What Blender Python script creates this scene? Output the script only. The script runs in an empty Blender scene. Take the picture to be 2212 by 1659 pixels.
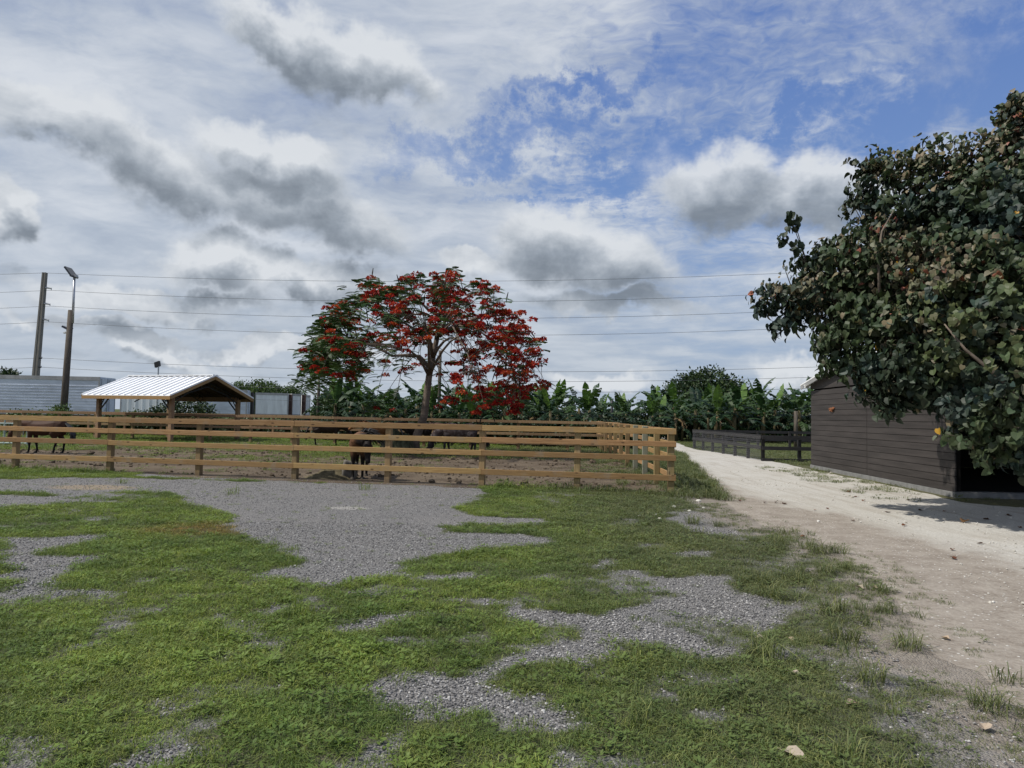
import bpy, bmesh, math, random
import numpy as np
from mathutils import Vector, Matrix, noise as mnoise
random.seed(7); rng = np.random.default_rng(7)
S = bpy.context.scene
COL = S.collection
R = math.radians

# ------------------------------------------------------------------ camera
CAM_H = 1.7; FPX = 1534.0; PITCH = math.atan(67.5/FPX); ROLL = 0.018
RM = Matrix.Rotation(math.pi/2+PITCH, 3, 'X') @ Matrix.Rotation(ROLL, 3, 'Z')
cd = bpy.data.cameras.new('camera'); cam = bpy.data.objects.new('camera', cd); COL.objects.link(cam)
cd.sensor_width = 36; cd.lens = 36*FPX/2212; cd.clip_end = 3000; cd.clip_start = 0.05
cam.matrix_world = Matrix.Translation((0, 0, CAM_H)) @ RM.to_4x4()
S.camera = cam

# ------------------------------------------------------------------ light and exposure
SUN_EL, SUN_AZ = 54.0, 194.0      # azimuth of the direction towards the sun, degrees from +X
sd = bpy.data.lights.new('sun', 'SUN'); so = bpy.data.objects.new('sun', sd); COL.objects.link(so)
sd.energy = 3.4; sd.angle = R(0.6); sd.color = (1.0, 0.95, 0.87)
sdir = Vector((math.cos(R(SUN_EL))*math.cos(R(SUN_AZ)), math.cos(R(SUN_EL))*math.sin(R(SUN_AZ)), math.sin(R(SUN_EL))))
so.rotation_euler = sdir.to_track_quat('Z', 'Y').to_euler(); so.location = (0, 0, 30)
S.view_settings.view_transform = 'Standard'; S.view_settings.look = 'None'
S.view_settings.gamma = 1; S.view_settings.use_curve_mapping = False
S.view_settings.exposure = 0.32
S.cycles.max_bounces = 6; S.cycles.transparent_max_bounces = 8
S.cycles.use_denoising = True

# ------------------------------------------------------------------ node helpers
class NT:
    def __init__(s, nt): s.nt = nt
    def n(s, t, **kw):
        nd = s.nt.nodes.new(t)
        for k, v in kw.items(): setattr(nd, k, v)
        return nd
    def set(s, sock, v):
        if isinstance(v, bpy.types.NodeSocket): s.nt.links.new(v, sock)
        elif isinstance(v, (tuple, list)) and sock.type == 'RGBA' and len(v) == 3: sock.default_value = (*v, 1)
        else: sock.default_value = v
    def m(s, op, a, b=None, c=None, clamp=False):
        nd = s.n('ShaderNodeMath', operation=op, use_clamp=clamp)
        for i, v in enumerate((a, b, c)):
            if v is not None: s.set(nd.inputs[i], v)
        return nd.outputs[0]
    def vm(s, op, a, b=None):
        nd = s.n('ShaderNodeVectorMath', operation=op); s.set(nd.inputs[0], a)
        if b is not None: s.set(nd.inputs[3] if op == 'SCALE' else nd.inputs[1], b)
        return nd.outputs['Value'] if op in ('LENGTH', 'DOT_PRODUCT') else nd.outputs[0]
    def noise(s, vec, scale, detail=4, rough=0.55, dist=0.0, col=False):
        nd = s.n('ShaderNodeTexNoise'); s.set(nd.inputs['Vector'], vec)
        nd.inputs['Scale'].default_value = scale; nd.inputs['Detail'].default_value = detail
        nd.inputs['Roughness'].default_value = rough; nd.inputs['Distortion'].default_value = dist
        return nd.outputs['Color' if col else 'Fac']
    def voro(s, vec, scale, out='Distance', feature='F1'):
        nd = s.n('ShaderNodeTexVoronoi', feature=feature); s.set(nd.inputs['Vector'], vec); nd.inputs['Scale'].default_value = scale
        return nd.outputs[out]
    def mr(s, v, a, b, c=0.0, d=1.0, smooth=True):
        nd = s.n('ShaderNodeMapRange', interpolation_type='SMOOTHSTEP' if smooth else 'LINEAR')
        for i, x in enumerate((v, a, b, c, d)): s.set(nd.inputs[i], x)
        return nd.outputs[0]
    def mix(s, f, a, b, mode='MIX'):
        nd = s.n('ShaderNodeMix', data_type='RGBA', blend_type=mode)
        s.set(nd.inputs[0], f); s.set(nd.inputs[6], a); s.set(nd.inputs[7], b)
        return nd.outputs[2]
    def mapping(s, vec, loc=(0, 0, 0), rot=(0, 0, 0), scale=(1, 1, 1), typ='POINT'):
        nd = s.n('ShaderNodeMapping', vector_type=typ); s.set(nd.inputs[0], vec)
        nd.inputs[1].default_value = loc; nd.inputs[2].default_value = rot; nd.inputs[3].default_value = scale
        return nd.outputs[0]
    def ramp(s, f, stops):
        nd = s.n('ShaderNodeValToRGB'); s.set(nd.inputs[0], f); e = nd.color_ramp.elements
        while len(e) < len(stops): e.new(0.5)
        for el, (p, c) in zip(e, stops): el.position = p; el.color = (*c, 1)
        return nd.outputs[0]
    def bump(s, h, strength=0.5, dist=0.02):
        nd = s.n('ShaderNodeBump'); s.set(nd.inputs['Height'], h); nd.inputs['Strength'].default_value = strength; nd.inputs['Distance'].default_value = dist
        return nd.outputs[0]

# ------------------------------------------------------------------ pixel (2212 wide) <-> world
def ray(px, py):
    return RM @ Vector(((px-1106)/FPX, (829.5-py)/FPX, -1.0))
def gz(px, py, z=0.0):
    d = ray(px, py); t = (z-CAM_H)/d.z
    return Vector((d.x*t, d.y*t, z))
def at(px, py, Y):
    d = ray(px, py); t = Y/d.y
    return Vector((d.x*t, Y, CAM_H+d.z*t))
def azel(px, py):
    d = ray(px, py).normalized()
    return math.atan2(d.x, d.y), math.asin(d.z)

# ------------------------------------------------------------------ world: sky with clouds
W = bpy.data.worlds.new('World'); S.world = W; W.use_nodes = True
W.node_tree.nodes.clear(); q = NT(W.node_tree)
sky = q.n('ShaderNodeTexSky', sky_type='NISHITA'); sky.sun_disc = False
sky.sun_elevation = R(SUN_EL); sky.sun_rotation = R(90-SUN_AZ); sky.altitude = 0; sky.air_density = 1.0; sky.dust_density = 0.6; sky.ozone_density = 2.2
dirv = q.n('ShaderNodeTexCoord').outputs['Generated']
sx = q.n('ShaderNodeSeparateXYZ'); q.set(sx.inputs[0], dirv)
AZ = q.m('ARCTAN2', sx.outputs[0], sx.outputs[1]); EL = q.m('ARCSINE', sx.outputs[2])
cx = q.n('ShaderNodeCombineXYZ'); q.set(cx.inputs[0], AZ); q.set(cx.inputs[1], EL); AE = cx.outputs[0]
def blob(q, vec, px, py, rx, ry, rot):
    a, e = azel(px, py); a1, e1 = azel(px+1, py); k = math.hypot(a1-a, e1-e)
    L = q.vm('LENGTH', q.mapping(vec, (a, e, 0), (0, 0, R(-rot)), (rx*k*1.62, ry*k*1.62, 1), 'TEXTURE'))
    return q.mr(L, 1.0, 0.0)
def union(q, vals):
    o = vals[0]
    for v in vals[1:]: o = q.m('SMOOTH_MAX', o, v, 0.15)
    return o
# cumulus, as a node group so that its density can be read twice (here and a little towards the light)
CUM = [(120, 250, 160, 56, 10), (270, 305, 160, 92, 30), (440, 390, 235, 84, 20), (620, 430, 240, 88, 16), (740, 490, 130, 62, 25),
       (1265, 565, 215, 70, 12), (1180, 525, 130, 70, 0), (1550, 385, 120, 75, -5), (1690, 430, 200, 75, 8), (1830, 440, 170, 60, 0), (740, 105, 190, 70, 8), (840, 140, 110, 60, 0), (600, 60, 160, 50, 5), (560, 300, 160, 50, 10),
       (5, 470, 45, 75, 0), (485, 575, 125, 60, 10), (660, 610, 190, 45, 5), (300, 640, 240, 34, 4), (230, 700, 230, 26, 3),
       (1010, 560, 90, 30, 0), (1330, 665, 190, 34, 0), (600, 735, 230, 26, 3), (1690, 770, 100, 38, 0), (1290, 815, 130, 24, 0), (330, 745, 120, 32, 0)]
G = bpy.data.node_groups.new('cumulus', 'ShaderNodeTree')
G.interface.new_socket('Vector', in_out='INPUT', socket_type='NodeSocketVector')
G.interface.new_socket('Density', in_out='OUTPUT', socket_type='NodeSocketFloat')
g = NT(G); gi = g.n('NodeGroupInput'); go = g.n('NodeGroupOutput'); V = gi.outputs[0]
wv = g.vm('ADD', V, g.vm('SCALE', g.vm('SUBTRACT', g.noise(V, 7, 5, 0.6, col=True), (0.5, 0.5, 0.5)), 0.17))
bl = union(g, [blob(g, wv, *b) for b in CUM])
fb = g.noise(g.mapping(V, scale=(1, 1.5, 1)), 6.5, 10, 0.62, 0.3)
g.set(go.inputs[0], g.m('ADD', g.m('MULTIPLY', bl, 1.3), g.m('MULTIPLY', g.m('SUBTRACT', fb, 0.5), 1.7)))
def cum(vec):
    nd = q.n('ShaderNodeGroup'); nd.node_tree = G; q.set(nd.inputs[0], vec); return nd.outputs[0]
d0 = cum(AE); d1 = cum(q.vm('ADD', AE, (-0.012, 0.038, 0)))
cu_a = q.mr(d0, 0.10, 0.85)
grad = q.m('SUBTRACT', d0, d1)
cu_s = q.m('ADD', q.m('MULTIPLY', grad, 0.75), q.m('MULTIPLY', q.m('SUBTRACT', 1.0, q.mr(d0, 0.2, 1.42)), 0.68), clamp=True)
cu_s = q.m('ADD', cu_s, q.m('MULTIPLY', q.m('SUBTRACT', q.noise(q.mapping(AE, scale=(1, 1.6, 1)), 13, 7, 0.62, 0.6), 0.5), 0.62))
lit = union(q, [blob(q, AE, *b) for b in ((480, 550, 160, 50, 10), (560, 600, 60, 50, 0), (1230, 480, 170, 40, 8), (1690, 760, 130, 45, 0), (330, 735, 140, 34, 0), (1320, 800, 190, 36, 0), (720, 60, 240, 60, 10), (1500, 340, 130, 40, 0), (560, 300, 200, 40, 10), (190, 210, 200, 40, 5))])
cu_s = q.m('ADD', q.m('ADD', cu_s, q.m('MULTIPLY', lit, 0.42)), q.mr(EL, 0.14, 0.0, 0.0, 0.25), clamp=True)
cu_c = q.ramp(cu_s, [(0.0, (1.60, 1.88, 2.25)), (0.3, (2.5, 2.85, 3.3)), (0.65, (3.9, 4.25, 4.7)), (1.0, (5.7, 5.95, 6.25))])
# high thin cloud: a sheet seen in perspective
inv = q.m('DIVIDE', 1.0, q.m('ADD', q.m('MAXIMUM', sx.outputs[2], 0.0), 0.16))
cp = q.n('ShaderNodeCombineXYZ'); q.set(cp.inputs[0], q.m('MULTIPLY', sx.outputs[0], inv)); q.set(cp.inputs[1], q.m('MULTIPLY', sx.outputs[1], inv)); P = cp.outputs[0]
Pw = q.vm('ADD', P, q.vm('SCALE', q.vm('SUBTRACT', q.noise(P, 2.0, 3, col=True), (0.5, 0.5, 0.5)), 0.35))
n1 = q.noise(q.mapping(Pw, rot=(0, 0, R(28)), scale=(1.0, 1.5, 1)), 2.2, 10, 0.6)
n2 = q.noise(q.mapping(Pw, rot=(0, 0, R(-20)), scale=(1.0, 1.25, 1)), 24.0, 4, 0.55, 0.6)
n3 = q.noise(P, 1.3, 3)
HOLES = [(1100, 300, 300, 42, -6), (1330, 360, 250, 50, -10), (1640, 320, 260, 50, -20), (1980, 240, 260, 85, -28), (2170, 170, 140, 80, -20), (1180, 425, 150, 22, 0),
         (1250, 200, 200, 30, -12)]
warped = q.vm('ADD', AE, q.vm('SCALE', q.vm('SUBTRACT', q.noise(AE, 9, 6, 0.68, col=True), (0.5, 0.5, 0.5)), 0.24))
hole = union(q, [blob(q, warped, *b) for b in HOLES])
cov = q.mr(AZ, -0.15, 0.30, 1.06, 0.60)
cov = q.m('ADD', cov, q.m('MULTIPLY', q.m('SUBTRACT', n3, 0.5), 0.5))
cov = q.m('SUBTRACT', cov, q.m('MULTIPLY', hole, 0.44))
cov = q.m('ADD', cov, q.mr(EL, 0.34, 0.10, 0.0, 0.30))
rip = q.m('MULTIPLY', q.mr(AZ, -0.12, 0.12, 0.16, 0.55), q.mr(EL, 0.08, 0.34, 0.2, 1.0))
tot = q.m('ADD', q.m('ADD', q.m('MULTIPLY', n1, 0.75), q.m('MULTIPLY', q.m('SUBTRACT', n2, 0.1), rip)), q.m('SUBTRACT', cov, 0.66))
hi_a = q.mr(tot, 0.22, 0.86, 0.0, 0.92)
shd = q.m('ADD', q.m('MULTIPLY', n1, 0.75), q.m('ADD', q.m('MULTIPLY', n3, 0.35), q.m('MULTIPLY', q.m('SUBTRACT', tot, 0.55), 0.10)))
hi_c = q.mix(q.mr(EL, 0.30, 0.02, 0.0, 0.55), q.ramp(shd, [(0.36, (2.75, 3.2, 4.0)), (0.52, (3.9, 4.35, 5.0)), (0.70, (5.5, 5.8, 6.2))]), (3.35, 3.9, 4.6))
hz_a = q.mr(EL, 0.24, 0.0, 0.0, 0.62)
blue = q.mix(0.85, sky.outputs[0], q.mix(q.mr(EL, 0.0, 0.6), (1.75, 2.85, 4.95), (0.85, 1.6, 4.05)))
c = q.mix(hz_a, blue, (3.1, 3.75, 4.6))
c = q.mix(hi_a, c, hi_c)
c = q.mix(q.m('MULTIPLY', cu_a, 0.93), c, cu_c)
c = q.mix(q.mr(sx.outputs[2], 0.0, -0.02), c, (1.2, 1.2, 1.0))
bg = q.n('ShaderNodeBackground'); q.set(bg.inputs[0], c); bg.inputs[1].default_value = 0.1
q.set(q.n('ShaderNodeOutputWorld').inputs[0], bg.outputs[0])
W.cycles.sampling_method = 'MANUAL'; W.cycles.sample_map_resolution = 512

# ------------------------------------------------------------------ mesh helpers
class MB:
    def __init__(s): s.v = []; s.f = []; s.c = []; s.any = False
    def face(s, pts, col=None):
        b = len(s.v); s.v += [tuple(p) for p in pts]; s.f.append(tuple(range(b, b+len(pts))))
        s.c.append(col or (1, 1, 1)); s.any |= col is not None
    def raw(s, vs, fs, col=None):
        b = len(s.v); s.v += [tuple(p) for p in vs]
        for f in fs: s.f.append(tuple(i+b for i in f)); s.c.append(col or (1, 1, 1))
        s.any |= col is not None
    def obox(s, c, ex, ey, ez, col=None):
        """box about centre c with half-extent vectors"""
        c = Vector(c); vs = []
        for k in (-1, 1):
            for j in (-1, 1):
                for i in (-1, 1): vs.append(c+ex*i+ey*j+ez*k)
        s.raw(vs, [(0, 2, 3, 1), (4, 5, 7, 6), (0, 1, 5, 4), (2, 6, 7, 3), (0, 4, 6, 2), (1, 3, 7, 5)], col)
    def box(s, c, sz, rz=0.0, col=None):
        m = Matrix.Rotation(rz, 3, 'Z')
        s.obox(c, m @ Vector((sz[0]/2, 0, 0)), m @ Vector((0, sz[1]/2, 0)), Vector((0, 0, sz[2]/2)), col)
    def beam(s, a, b, w, h, col=None, up=Vector((0, 0, 1))):
        a = Vector(a); b = Vector(b); d = (b-a); L = d.length; d.normalize()
        sd = d.cross(up)
        if sd.length < 1e-4: sd = d.cross(Vector((0, 1, 0)))
        sd.normalize(); u = sd.cross(d).normalized()
        s.obox((a+b)/2, d*L/2, sd*w/2, u*h/2, col)
    def tube(s, pts, rad, n=8, col=None, cap=True, sq=1.0):
        pts = [Vector(p) for p in pts]; rings = []
        ref = Vector((0.13, 0.97, 0.21))
        b = len(s.v)
        for i, p in enumerate(pts):
            t = (pts[min(i+1, len(pts)-1)]-pts[max(i-1, 0)]).normalized()
            x = t.cross(ref)
            if x.length < 1e-3: x = t.cross(Vector((1, 0, 0)))
            x.normalize(); y = t.cross(x)
            r = rad[i] if isinstance(rad, (list, tuple)) else rad
            for k in range(n):
                a = 2*math.pi*k/n; s.v.append(tuple(p+x*math.cos(a)*r*sq+y*math.sin(a)*r))
        for i in range(len(pts)-1):
            for k in range(n):
                k2 = (k+1) % n
                s.f.append((b+i*n+k, b+i*n+k2, b+(i+1)*n+k2, b+(i+1)*n+k)); s.c.append(col or (1, 1, 1))
        if cap:
            s.f.append(tuple(b+k for k in reversed(range(n)))); s.c.append(col or (1, 1, 1))
            e = b+(len(pts)-1)*n; s.f.append(tuple(e+k for k in range(n))); s.c.append(col or (1, 1, 1))
        s.any |= col is not None
    def ball(s, c, r, nu=8, nv=6, col=None, jit=0.0, m=None):
        c = Vector(c); vs = []; fs = []
        for j in range(nv+1):
            for i in range(nu):
                t = math.pi*j/nv; a = 2*math.pi*i/nu
                p = Vector((math.sin(t)*math.cos(a)*r[0], math.sin(t)*math.sin(a)*r[1], math.cos(t)*r[2]))
                if m: p = m @ p
                vs.append(c+p*(1+random.uniform(-jit, jit)))
        for j in range(nv):
            for i in range(nu):
                i2 = (i+1) % nu; fs.append((j*nu+i, (j+1)*nu+i, (j+1)*nu+i2, j*nu+i2))
        s.raw(vs, fs, col)
    def mesh(s, name, mat, smooth=False, org=None):
        me = bpy.data.meshes.new(name)
        v = np.array(s.v, dtype=np.float64).reshape(-1, 3)
        if org is not None: v = v-np.array(org)
        me.from_pydata(v.tolist(), [], s.f)
        if s.any:
            ca = me.color_attributes.new('Col', 'FLOAT_COLOR', 'CORNER')
            ln = np.array([len(f) for f in s.f]); cc = np.repeat(np.array(s.c, dtype=np.float32), ln, axis=0)
            cc = np.concatenate([cc, np.ones((len(cc), 1), np.float32)], 1); ca.data.foreach_set('color', cc.ravel())
        if mat: me.materials.append(mat)
        if smooth: me.polygons.foreach_set('use_smooth', [True]*len(me.polygons))
        me.validate(); me.update()
        return me
    def build(s, name, mat, parent=None, smooth=False):
        """verts are in world space (or the root's space while the root sits at the origin)"""
        org = WL.get(parent, Vector((0, 0, 0))) if parent else None
        o = bpy.data.objects.new(name, s.mesh(name, mat, smooth, org)); COL.objects.link(o)
        if parent: o.parent = parent; WL[o] = WL.get(parent, Vector((0, 0, 0)))
        return o
WL = {}
def tag(o, label=None, cat=None, group=None, kind=None):
    if label: o['label'] = label
    if cat: o['category'] = cat
    if group: o['group'] = group
    if kind: o['kind'] = kind
    return o
def thing(name, label, cat, loc=(0, 0, 0), group=None):
    o = bpy.data.objects.new(name, None); COL.objects.link(o); o.location = loc; o.empty_display_size = 0.2
    WL[o] = Vector(loc); return tag(o, label, cat, group)
def dup(o, loc=None, rz=None, scale=None, label=None, group=None, parent=None):
    kids = list(KIDS(o)); c = o.copy(); COL.objects.link(c)
    if parent: c.parent = parent
    if loc is not None: c.location = loc
    if rz is not None: c.rotation_euler = (0, 0, rz)
    if scale is not None: c.scale = scale if isinstance(scale, (tuple, list)) else (scale,)*3
    if label: c['label'] = label
    if group: c['group'] = group
    for k in kids: dup(k, parent=c)
    return c
def KIDS(o): return [k for k in bpy.data.objects if k.parent == o]
def weld(o, d=1e-4):
    bm = bmesh.new(); bm.from_mesh(o.data); bmesh.ops.remove_doubles(bm, verts=bm.verts, dist=d); bm.to_mesh(o.data); bm.free()
def bevel(o, w=0.01, n=1):
    m = o.modifiers.new('bevel', 'BEVEL'); m.width = w; m.segments = n; m.limit_method = 'ANGLE'; return o

# ------------------------------------------------------------------ materials
def material(name, rough=0.8, spec=0.3):
    m = bpy.data.materials.new(name); m.use_nodes = True; nt = NT(m.node_tree)
    b = m.node_tree.nodes['Principled BSDF']; b.inputs['Roughness'].default_value = rough; b.inputs['Specular IOR Level'].default_value = spec
    return m, nt, b
def obj_co(q): return q.n('ShaderNodeTexCoord').outputs['Object']
def pos(q): return q.n('ShaderNodeNewGeometry').outputs['Position']
def rnd(q): return q.n('ShaderNodeObjectInfo').outputs['Random']
def plain(name, col, rough=0.7, spec=0.3, var=0.25, scale=3.0, metal=0.0, stretch=(1, 1, 1), bump=0.0):
    m, q, b = material(name, rough, spec); P = q.mapping(obj_co(q), scale=stretch)
    n = q.noise(P, scale, 6, 0.65)
    q.set(b.inputs['Base Color'], q.mix(q.mr(n, 0.3, 0.7), tuple(x*(1-var) for x in col), tuple(min(1, x*(1+var)) for x in col)))
    b.inputs['Metallic'].default_value = metal
    if bump: q.set(b.inputs['Normal'], q.bump(q.noise(P, scale*6, 4), bump, 0.01))
    return m
def wood(name, light, dark, knots=True, axis=0, var=0.38):
    m, q, b = material(name, 0.75, 0.25); O = obj_co(q)
    r = rnd(q); off = q.n('ShaderNodeCombineXYZ'); q.set(off.inputs[0], q.m('MULTIPLY', r, 37.0)); q.set(off.inputs[1], q.m('MULTIPLY', r, 11.0)); q.set(off.inputs[2], q.m('MULTIPLY', r, 23.0))
    V = q.vm('ADD', O, off.outputs[0]); st = [9, 9, 9]; st[axis] = 0.55
    gr = q.noise(q.mapping(V, scale=st), 5.0, 5, 0.6, 0.8); st2 = [40, 40, 40]; st2[axis] = 1.2
    fine = q.noise(q.mapping(V, scale=st2), 3.0, 3, 0.6)
    col = q.mix(q.mr(q.m('ADD', q.m('MULTIPLY', gr, 0.75), q.m('MULTIPLY', fine, 0.25)), 0.32, 0.66), dark, light)
    big = q.noise(V, 1.1, 3); col = q.mix(q.mr(big, 0.35, 0.7, 0.0, 0.5), col, tuple(x*0.72 for x in light))
    hs = q.n('ShaderNodeHueSaturation'); q.set(hs.inputs['Value'], q.m('ADD', 1-var/2, q.m('MULTIPLY', r, var))); q.set(hs.inputs['Hue'], q.m('ADD', 0.49, q.m('MULTIPLY', q.m('FRACT', q.m('MULTIPLY', r, 7.3)), 0.022))); q.set(hs.inputs['Color'], col); col = hs.outputs[0]
    if knots:
        ks = [7, 7, 7]; ks[axis] = 2.6
        k = q.voro(q.mapping(V, scale=ks), 1.0); col = q.mix(q.mr(k, 0.05, 0.17, 0.9, 0.0), col, (0.06, 0.032, 0.016))
        cr = q.noise(q.mapping(V, scale=[s*1.0 for s in st]), 2.2, 4, 0.7); col = q.mix(q.mr(cr, 0.66, 0.72, 0.0, 0.55), col, tuple(x*0.3 for x in dark))
    # mud and damp near the ground, runs of weathering higher up
    pz = q.n('ShaderNodeSeparateXYZ'); q.set(pz.inputs[0], pos(q)); mud = q.mr(q.m('ADD', pz.outputs[2], q.m('MULTIPLY', q.m('SUBTRACT', q.noise(V, 6, 4), .5), .3)), 0.22, 0.0, 0, .65)
    col = q.mix(mud, col, (0.11, 0.085, 0.06)); wst = q.noise(q.mapping(V, scale=(1.3, 1.3, 1.3)), 2.0, 5, 0.7); col = q.mix(q.mr(wst, 0.52, 0.72, 0, .45), col, (0.25, 0.215, 0.165))
    q.set(b.inputs['Base Color'], col); q.set(b.inputs['Normal'], q.bump(fine, 0.25, 0.004))
    return m
M = {}
M['board'] = wood('fence_board', (0.375, 0.232, 0.105), (0.240, 0.135, 0.056))
M['post'] = wood('fence_post', (0.315, 0.225, 0.110), (0.19, 0.132, 0.060), axis=2)
M['greenpost'] = wood('treated_post', (0.25, 0.26, 0.20), (0.15, 0.16, 0.12), axis=2)
M['rough_timber'] = wood('rough_timber', (0.30, 0.20, 0.11), (0.18, 0.11, 0.06), axis=2)
M['oldpole'] = plain('weathered_pole', (0.10, 0.085, 0.07), 0.9, 0.2, 0.35, 4, stretch=(6, 6, 0.6), bump=0.3)
M['concrete'] = plain('pole_concrete', (0.20, 0.185, 0.165), 0.85, 0.2, 0.2, 2, stretch=(3, 3, 0.5))
M['slab'] = plain('slab_concrete', (0.20, 0.20, 0.195), 0.9, 0.2, 0.2, 4)
M['black'] = plain('black_metal', (0.018, 0.018, 0.02), 0.5, 0.4, 0.2)
M['steel'] = plain('galvanised', (0.42, 0.43, 0.45), 0.4, 0.5, 0.15, metal=0.6)
M['roofmetal'] = plain('roof_metal', (0.84, 0.85, 0.86), 0.35, 0.5, 0.05, 0.8)
M['silver'] = plain('trailer_aluminium', (0.56, 0.60, 0.67), 0.45, 0.4, 0.16, 0.5, stretch=(1, 1, 3))
M['greytrim'] = plain('trailer_trim', (0.36, 0.355, 0.35), 0.5, 0.4, 0.2, 1.5, metal=0.2)
M['whitepaint'] = plain('white_paint', (0.76, 0.78, 0.79), 0.55, 0.4, 0.12, 0.8, stretch=(3, 3, 0.5))
M['gapfill'] = plain('gap_brown_fill', (0.10, 0.06, 0.05), 0.7, 0.3, 0.3)
M['tyre'] = plain('tyre_rubber', (0.02, 0.02, 0.02), 0.9)
M['blackwood'] = plain('black_stained_wood', (0.028, 0.027, 0.028), 0.7, 0.35, 0.35, 3, stretch=(1, 1, 6), bump=0.15)
M['brownplank'] = plain('brown_stained_plank', (0.043, 0.037, 0.0345), 0.65, 0.35, 0.30, 1.3, stretch=(1, 0.35, 5), bump=0.2)
M['interior'] = plain('interior_shade', (0.012, 0.011, 0.010), 0.9, 0.1)  # near black: deep shade behind the open front is put into the colour
M['wire'] = plain('galvanised_wire', (0.22, 0.22, 0.23), 0.6, 0.3, 0.1)
M['cable'] = plain('cable', (0.08, 0.085, 0.09), 0.6, 0.3, 0.1)
M['lamp'] = plain('lamp_housing', (0.72, 0.72, 0.70), 0.5)
M['panel'] = plain('solar_panel', (0.012, 0.014, 0.022), 0.25, 0.5)
M['palepaint'] = plain('pale_green_paint', (0.34, 0.41, 0.38), 0.5)
M['hay'] = plain('hay', (0.10, 0.085, 0.052), 0.95, 0.1, 0.4, 9, bump=0.8)
M['greenhay'] = plain('hay_net', (0.06, 0.062, 0.038), 0.95, 0.1, 0.5, 8, stretch=(1, 1, 0.3), bump=0.8)
M['rock'] = plain('grey_block', (0.13, 0.12, 0.105), 0.95, 0.1, 0.35, 5, bump=0.5)
M['limestone'] = plain('pale_rock', (0.55, 0.53, 0.47), 0.95, 0.1, 0.2, 9, bump=0.3)
M['bark'] = plain('smooth_bark', (0.155, 0.125, 0.10), 0.9, 0.15, 0.3, 3, stretch=(1, 1, 2.5), bump=0.3)
M['darkbark'] = plain('twig_bark', (0.10, 0.085, 0.065), 0.9, 0.15, 0.3, 4)
M['pod'] = plain('seed_pod', (0.02, 0.014, 0.011), 0.7)
def leafy(name, trans=0.3, gloss=0.35, rough=0.5, hue=0.25):
    """colour comes from the leaf's own colour attribute"""
    m, q, b = material(name, rough, gloss); at_ = q.n('ShaderNodeAttribute', attribute_name='Col').outputs['Color']
    n = q.noise(pos(q), 1.7, 3); hs = q.n('ShaderNodeHueSaturation'); q.set(hs.inputs['Value'], q.m('ADD', 1-hue/2, q.m('MULTIPLY', n, hue))); q.set(hs.inputs['Color'], at_)
    q.set(b.inputs['Base Color'], hs.outputs[0])
    tr = q.n('ShaderNodeBsdfTranslucent'); q.set(tr.inputs[0], q.mix(1.0, hs.outputs[0], (1.0, 1.1, 0.6), 'MULTIPLY'))
    mx = q.n('ShaderNodeMixShader'); mx.inputs[0].default_value = trans; q.set(mx.inputs[1], b.outputs[0]); q.set(mx.inputs[2], tr.outputs[0])
    q.set(q.nt.nodes['Material Output'].inputs[0], mx.outputs[0])
    return m
M['leaf'] = leafy('leaves', 0.12, 0.25, 0.5, 0.3); M['banana'] = leafy('banana_leaf', 0.25, 0.25, 0.5, 0.3); M['petal'] = leafy('petals', 0.3, 0.2, 0.6, 0.3)
M['deadleaf'] = leafy('dead_leaf', 0.1, 0.2, 0.8)

def grass_mat():
    m, q, b = material('grass_blades', 0.55, 0.3); P = pos(q)
    at_ = q.n('ShaderNodeAttribute', attribute_name='Col').outputs['Color']
    sp = q.n('ShaderNodeSeparateXYZ'); q.set(sp.inputs[0], P)
    n = q.noise(P, 0.55, 5, 0.6); n2 = q.noise(q.vm('ADD', P, (31, 17, 0)), 0.28, 3); n3 = q.noise(P, 3.5, 3)
    col = q.mix(q.mr(n, 0.38, 0.62), (0.096, 0.150, 0.038), (0.162, 0.222, 0.048))
    col = q.mix(q.mr(n3, 0.45, 0.75, 0, 0.5), col, (0.18, 0.215, 0.07))
    # duller, greyer turf along the verge of the road
    col = q.mix(q.m('MULTIPLY', q.mr(q.m('SUBTRACT', sp.outputs[0], q.m('MULTIPLY', sp.outputs[1], -0.02)), -0.8, 3.0), 0.85), col, (0.112, 0.132, 0.066))
    col = q.mix(q.mr(n2, 0.6, 0.8, 0, 0.3), col, (0.16, 0.175, 0.068))
    # a worn, yellowed patch near the gravel's left bay
    dv = q.vm('LENGTH', q.mapping(P, tuple(gz(455, 1145)), (0, 0, 0.1), (1.3, 0.7, 1), 'TEXTURE'))
    col = q.mix(q.m('MULTIPLY', q.mr(dv, 1.15, 0.2), q.mr(n3, 0.25, 0.6)), col, (0.21, 0.15, 0.055))
    n4 = q.noise(q.vm('ADD', P, (7, 3, 0)), 1.6, 5, .65); hs = q.n('ShaderNodeHueSaturation'); q.set(hs.inputs['Value'], q.mr(n4, .32, .68, .84, 1.22)); q.set(hs.inputs['Color'], col); col = hs.outputs[0]
    col = q.mix(1.0, col, at_, 'MULTIPLY')
    q.set(b.inputs['Base Color'], col)
    tr = q.n('ShaderNodeBsdfTranslucent'); q.set(tr.inputs[0], q.mix(1.0, col, (1.1, 1.15, 0.5), 'MULTIPLY'))
    mx = q.n('ShaderNodeMixShader'); mx.inputs[0].default_value = 0.3; q.set(mx.inputs[1], b.outputs[0]); q.set(mx.inputs[2], tr.outputs[0])
    q.set(q.nt.nodes['Material Output'].inputs[0], mx.outputs[0])
    return m
M['grass'] = grass_mat()
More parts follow.
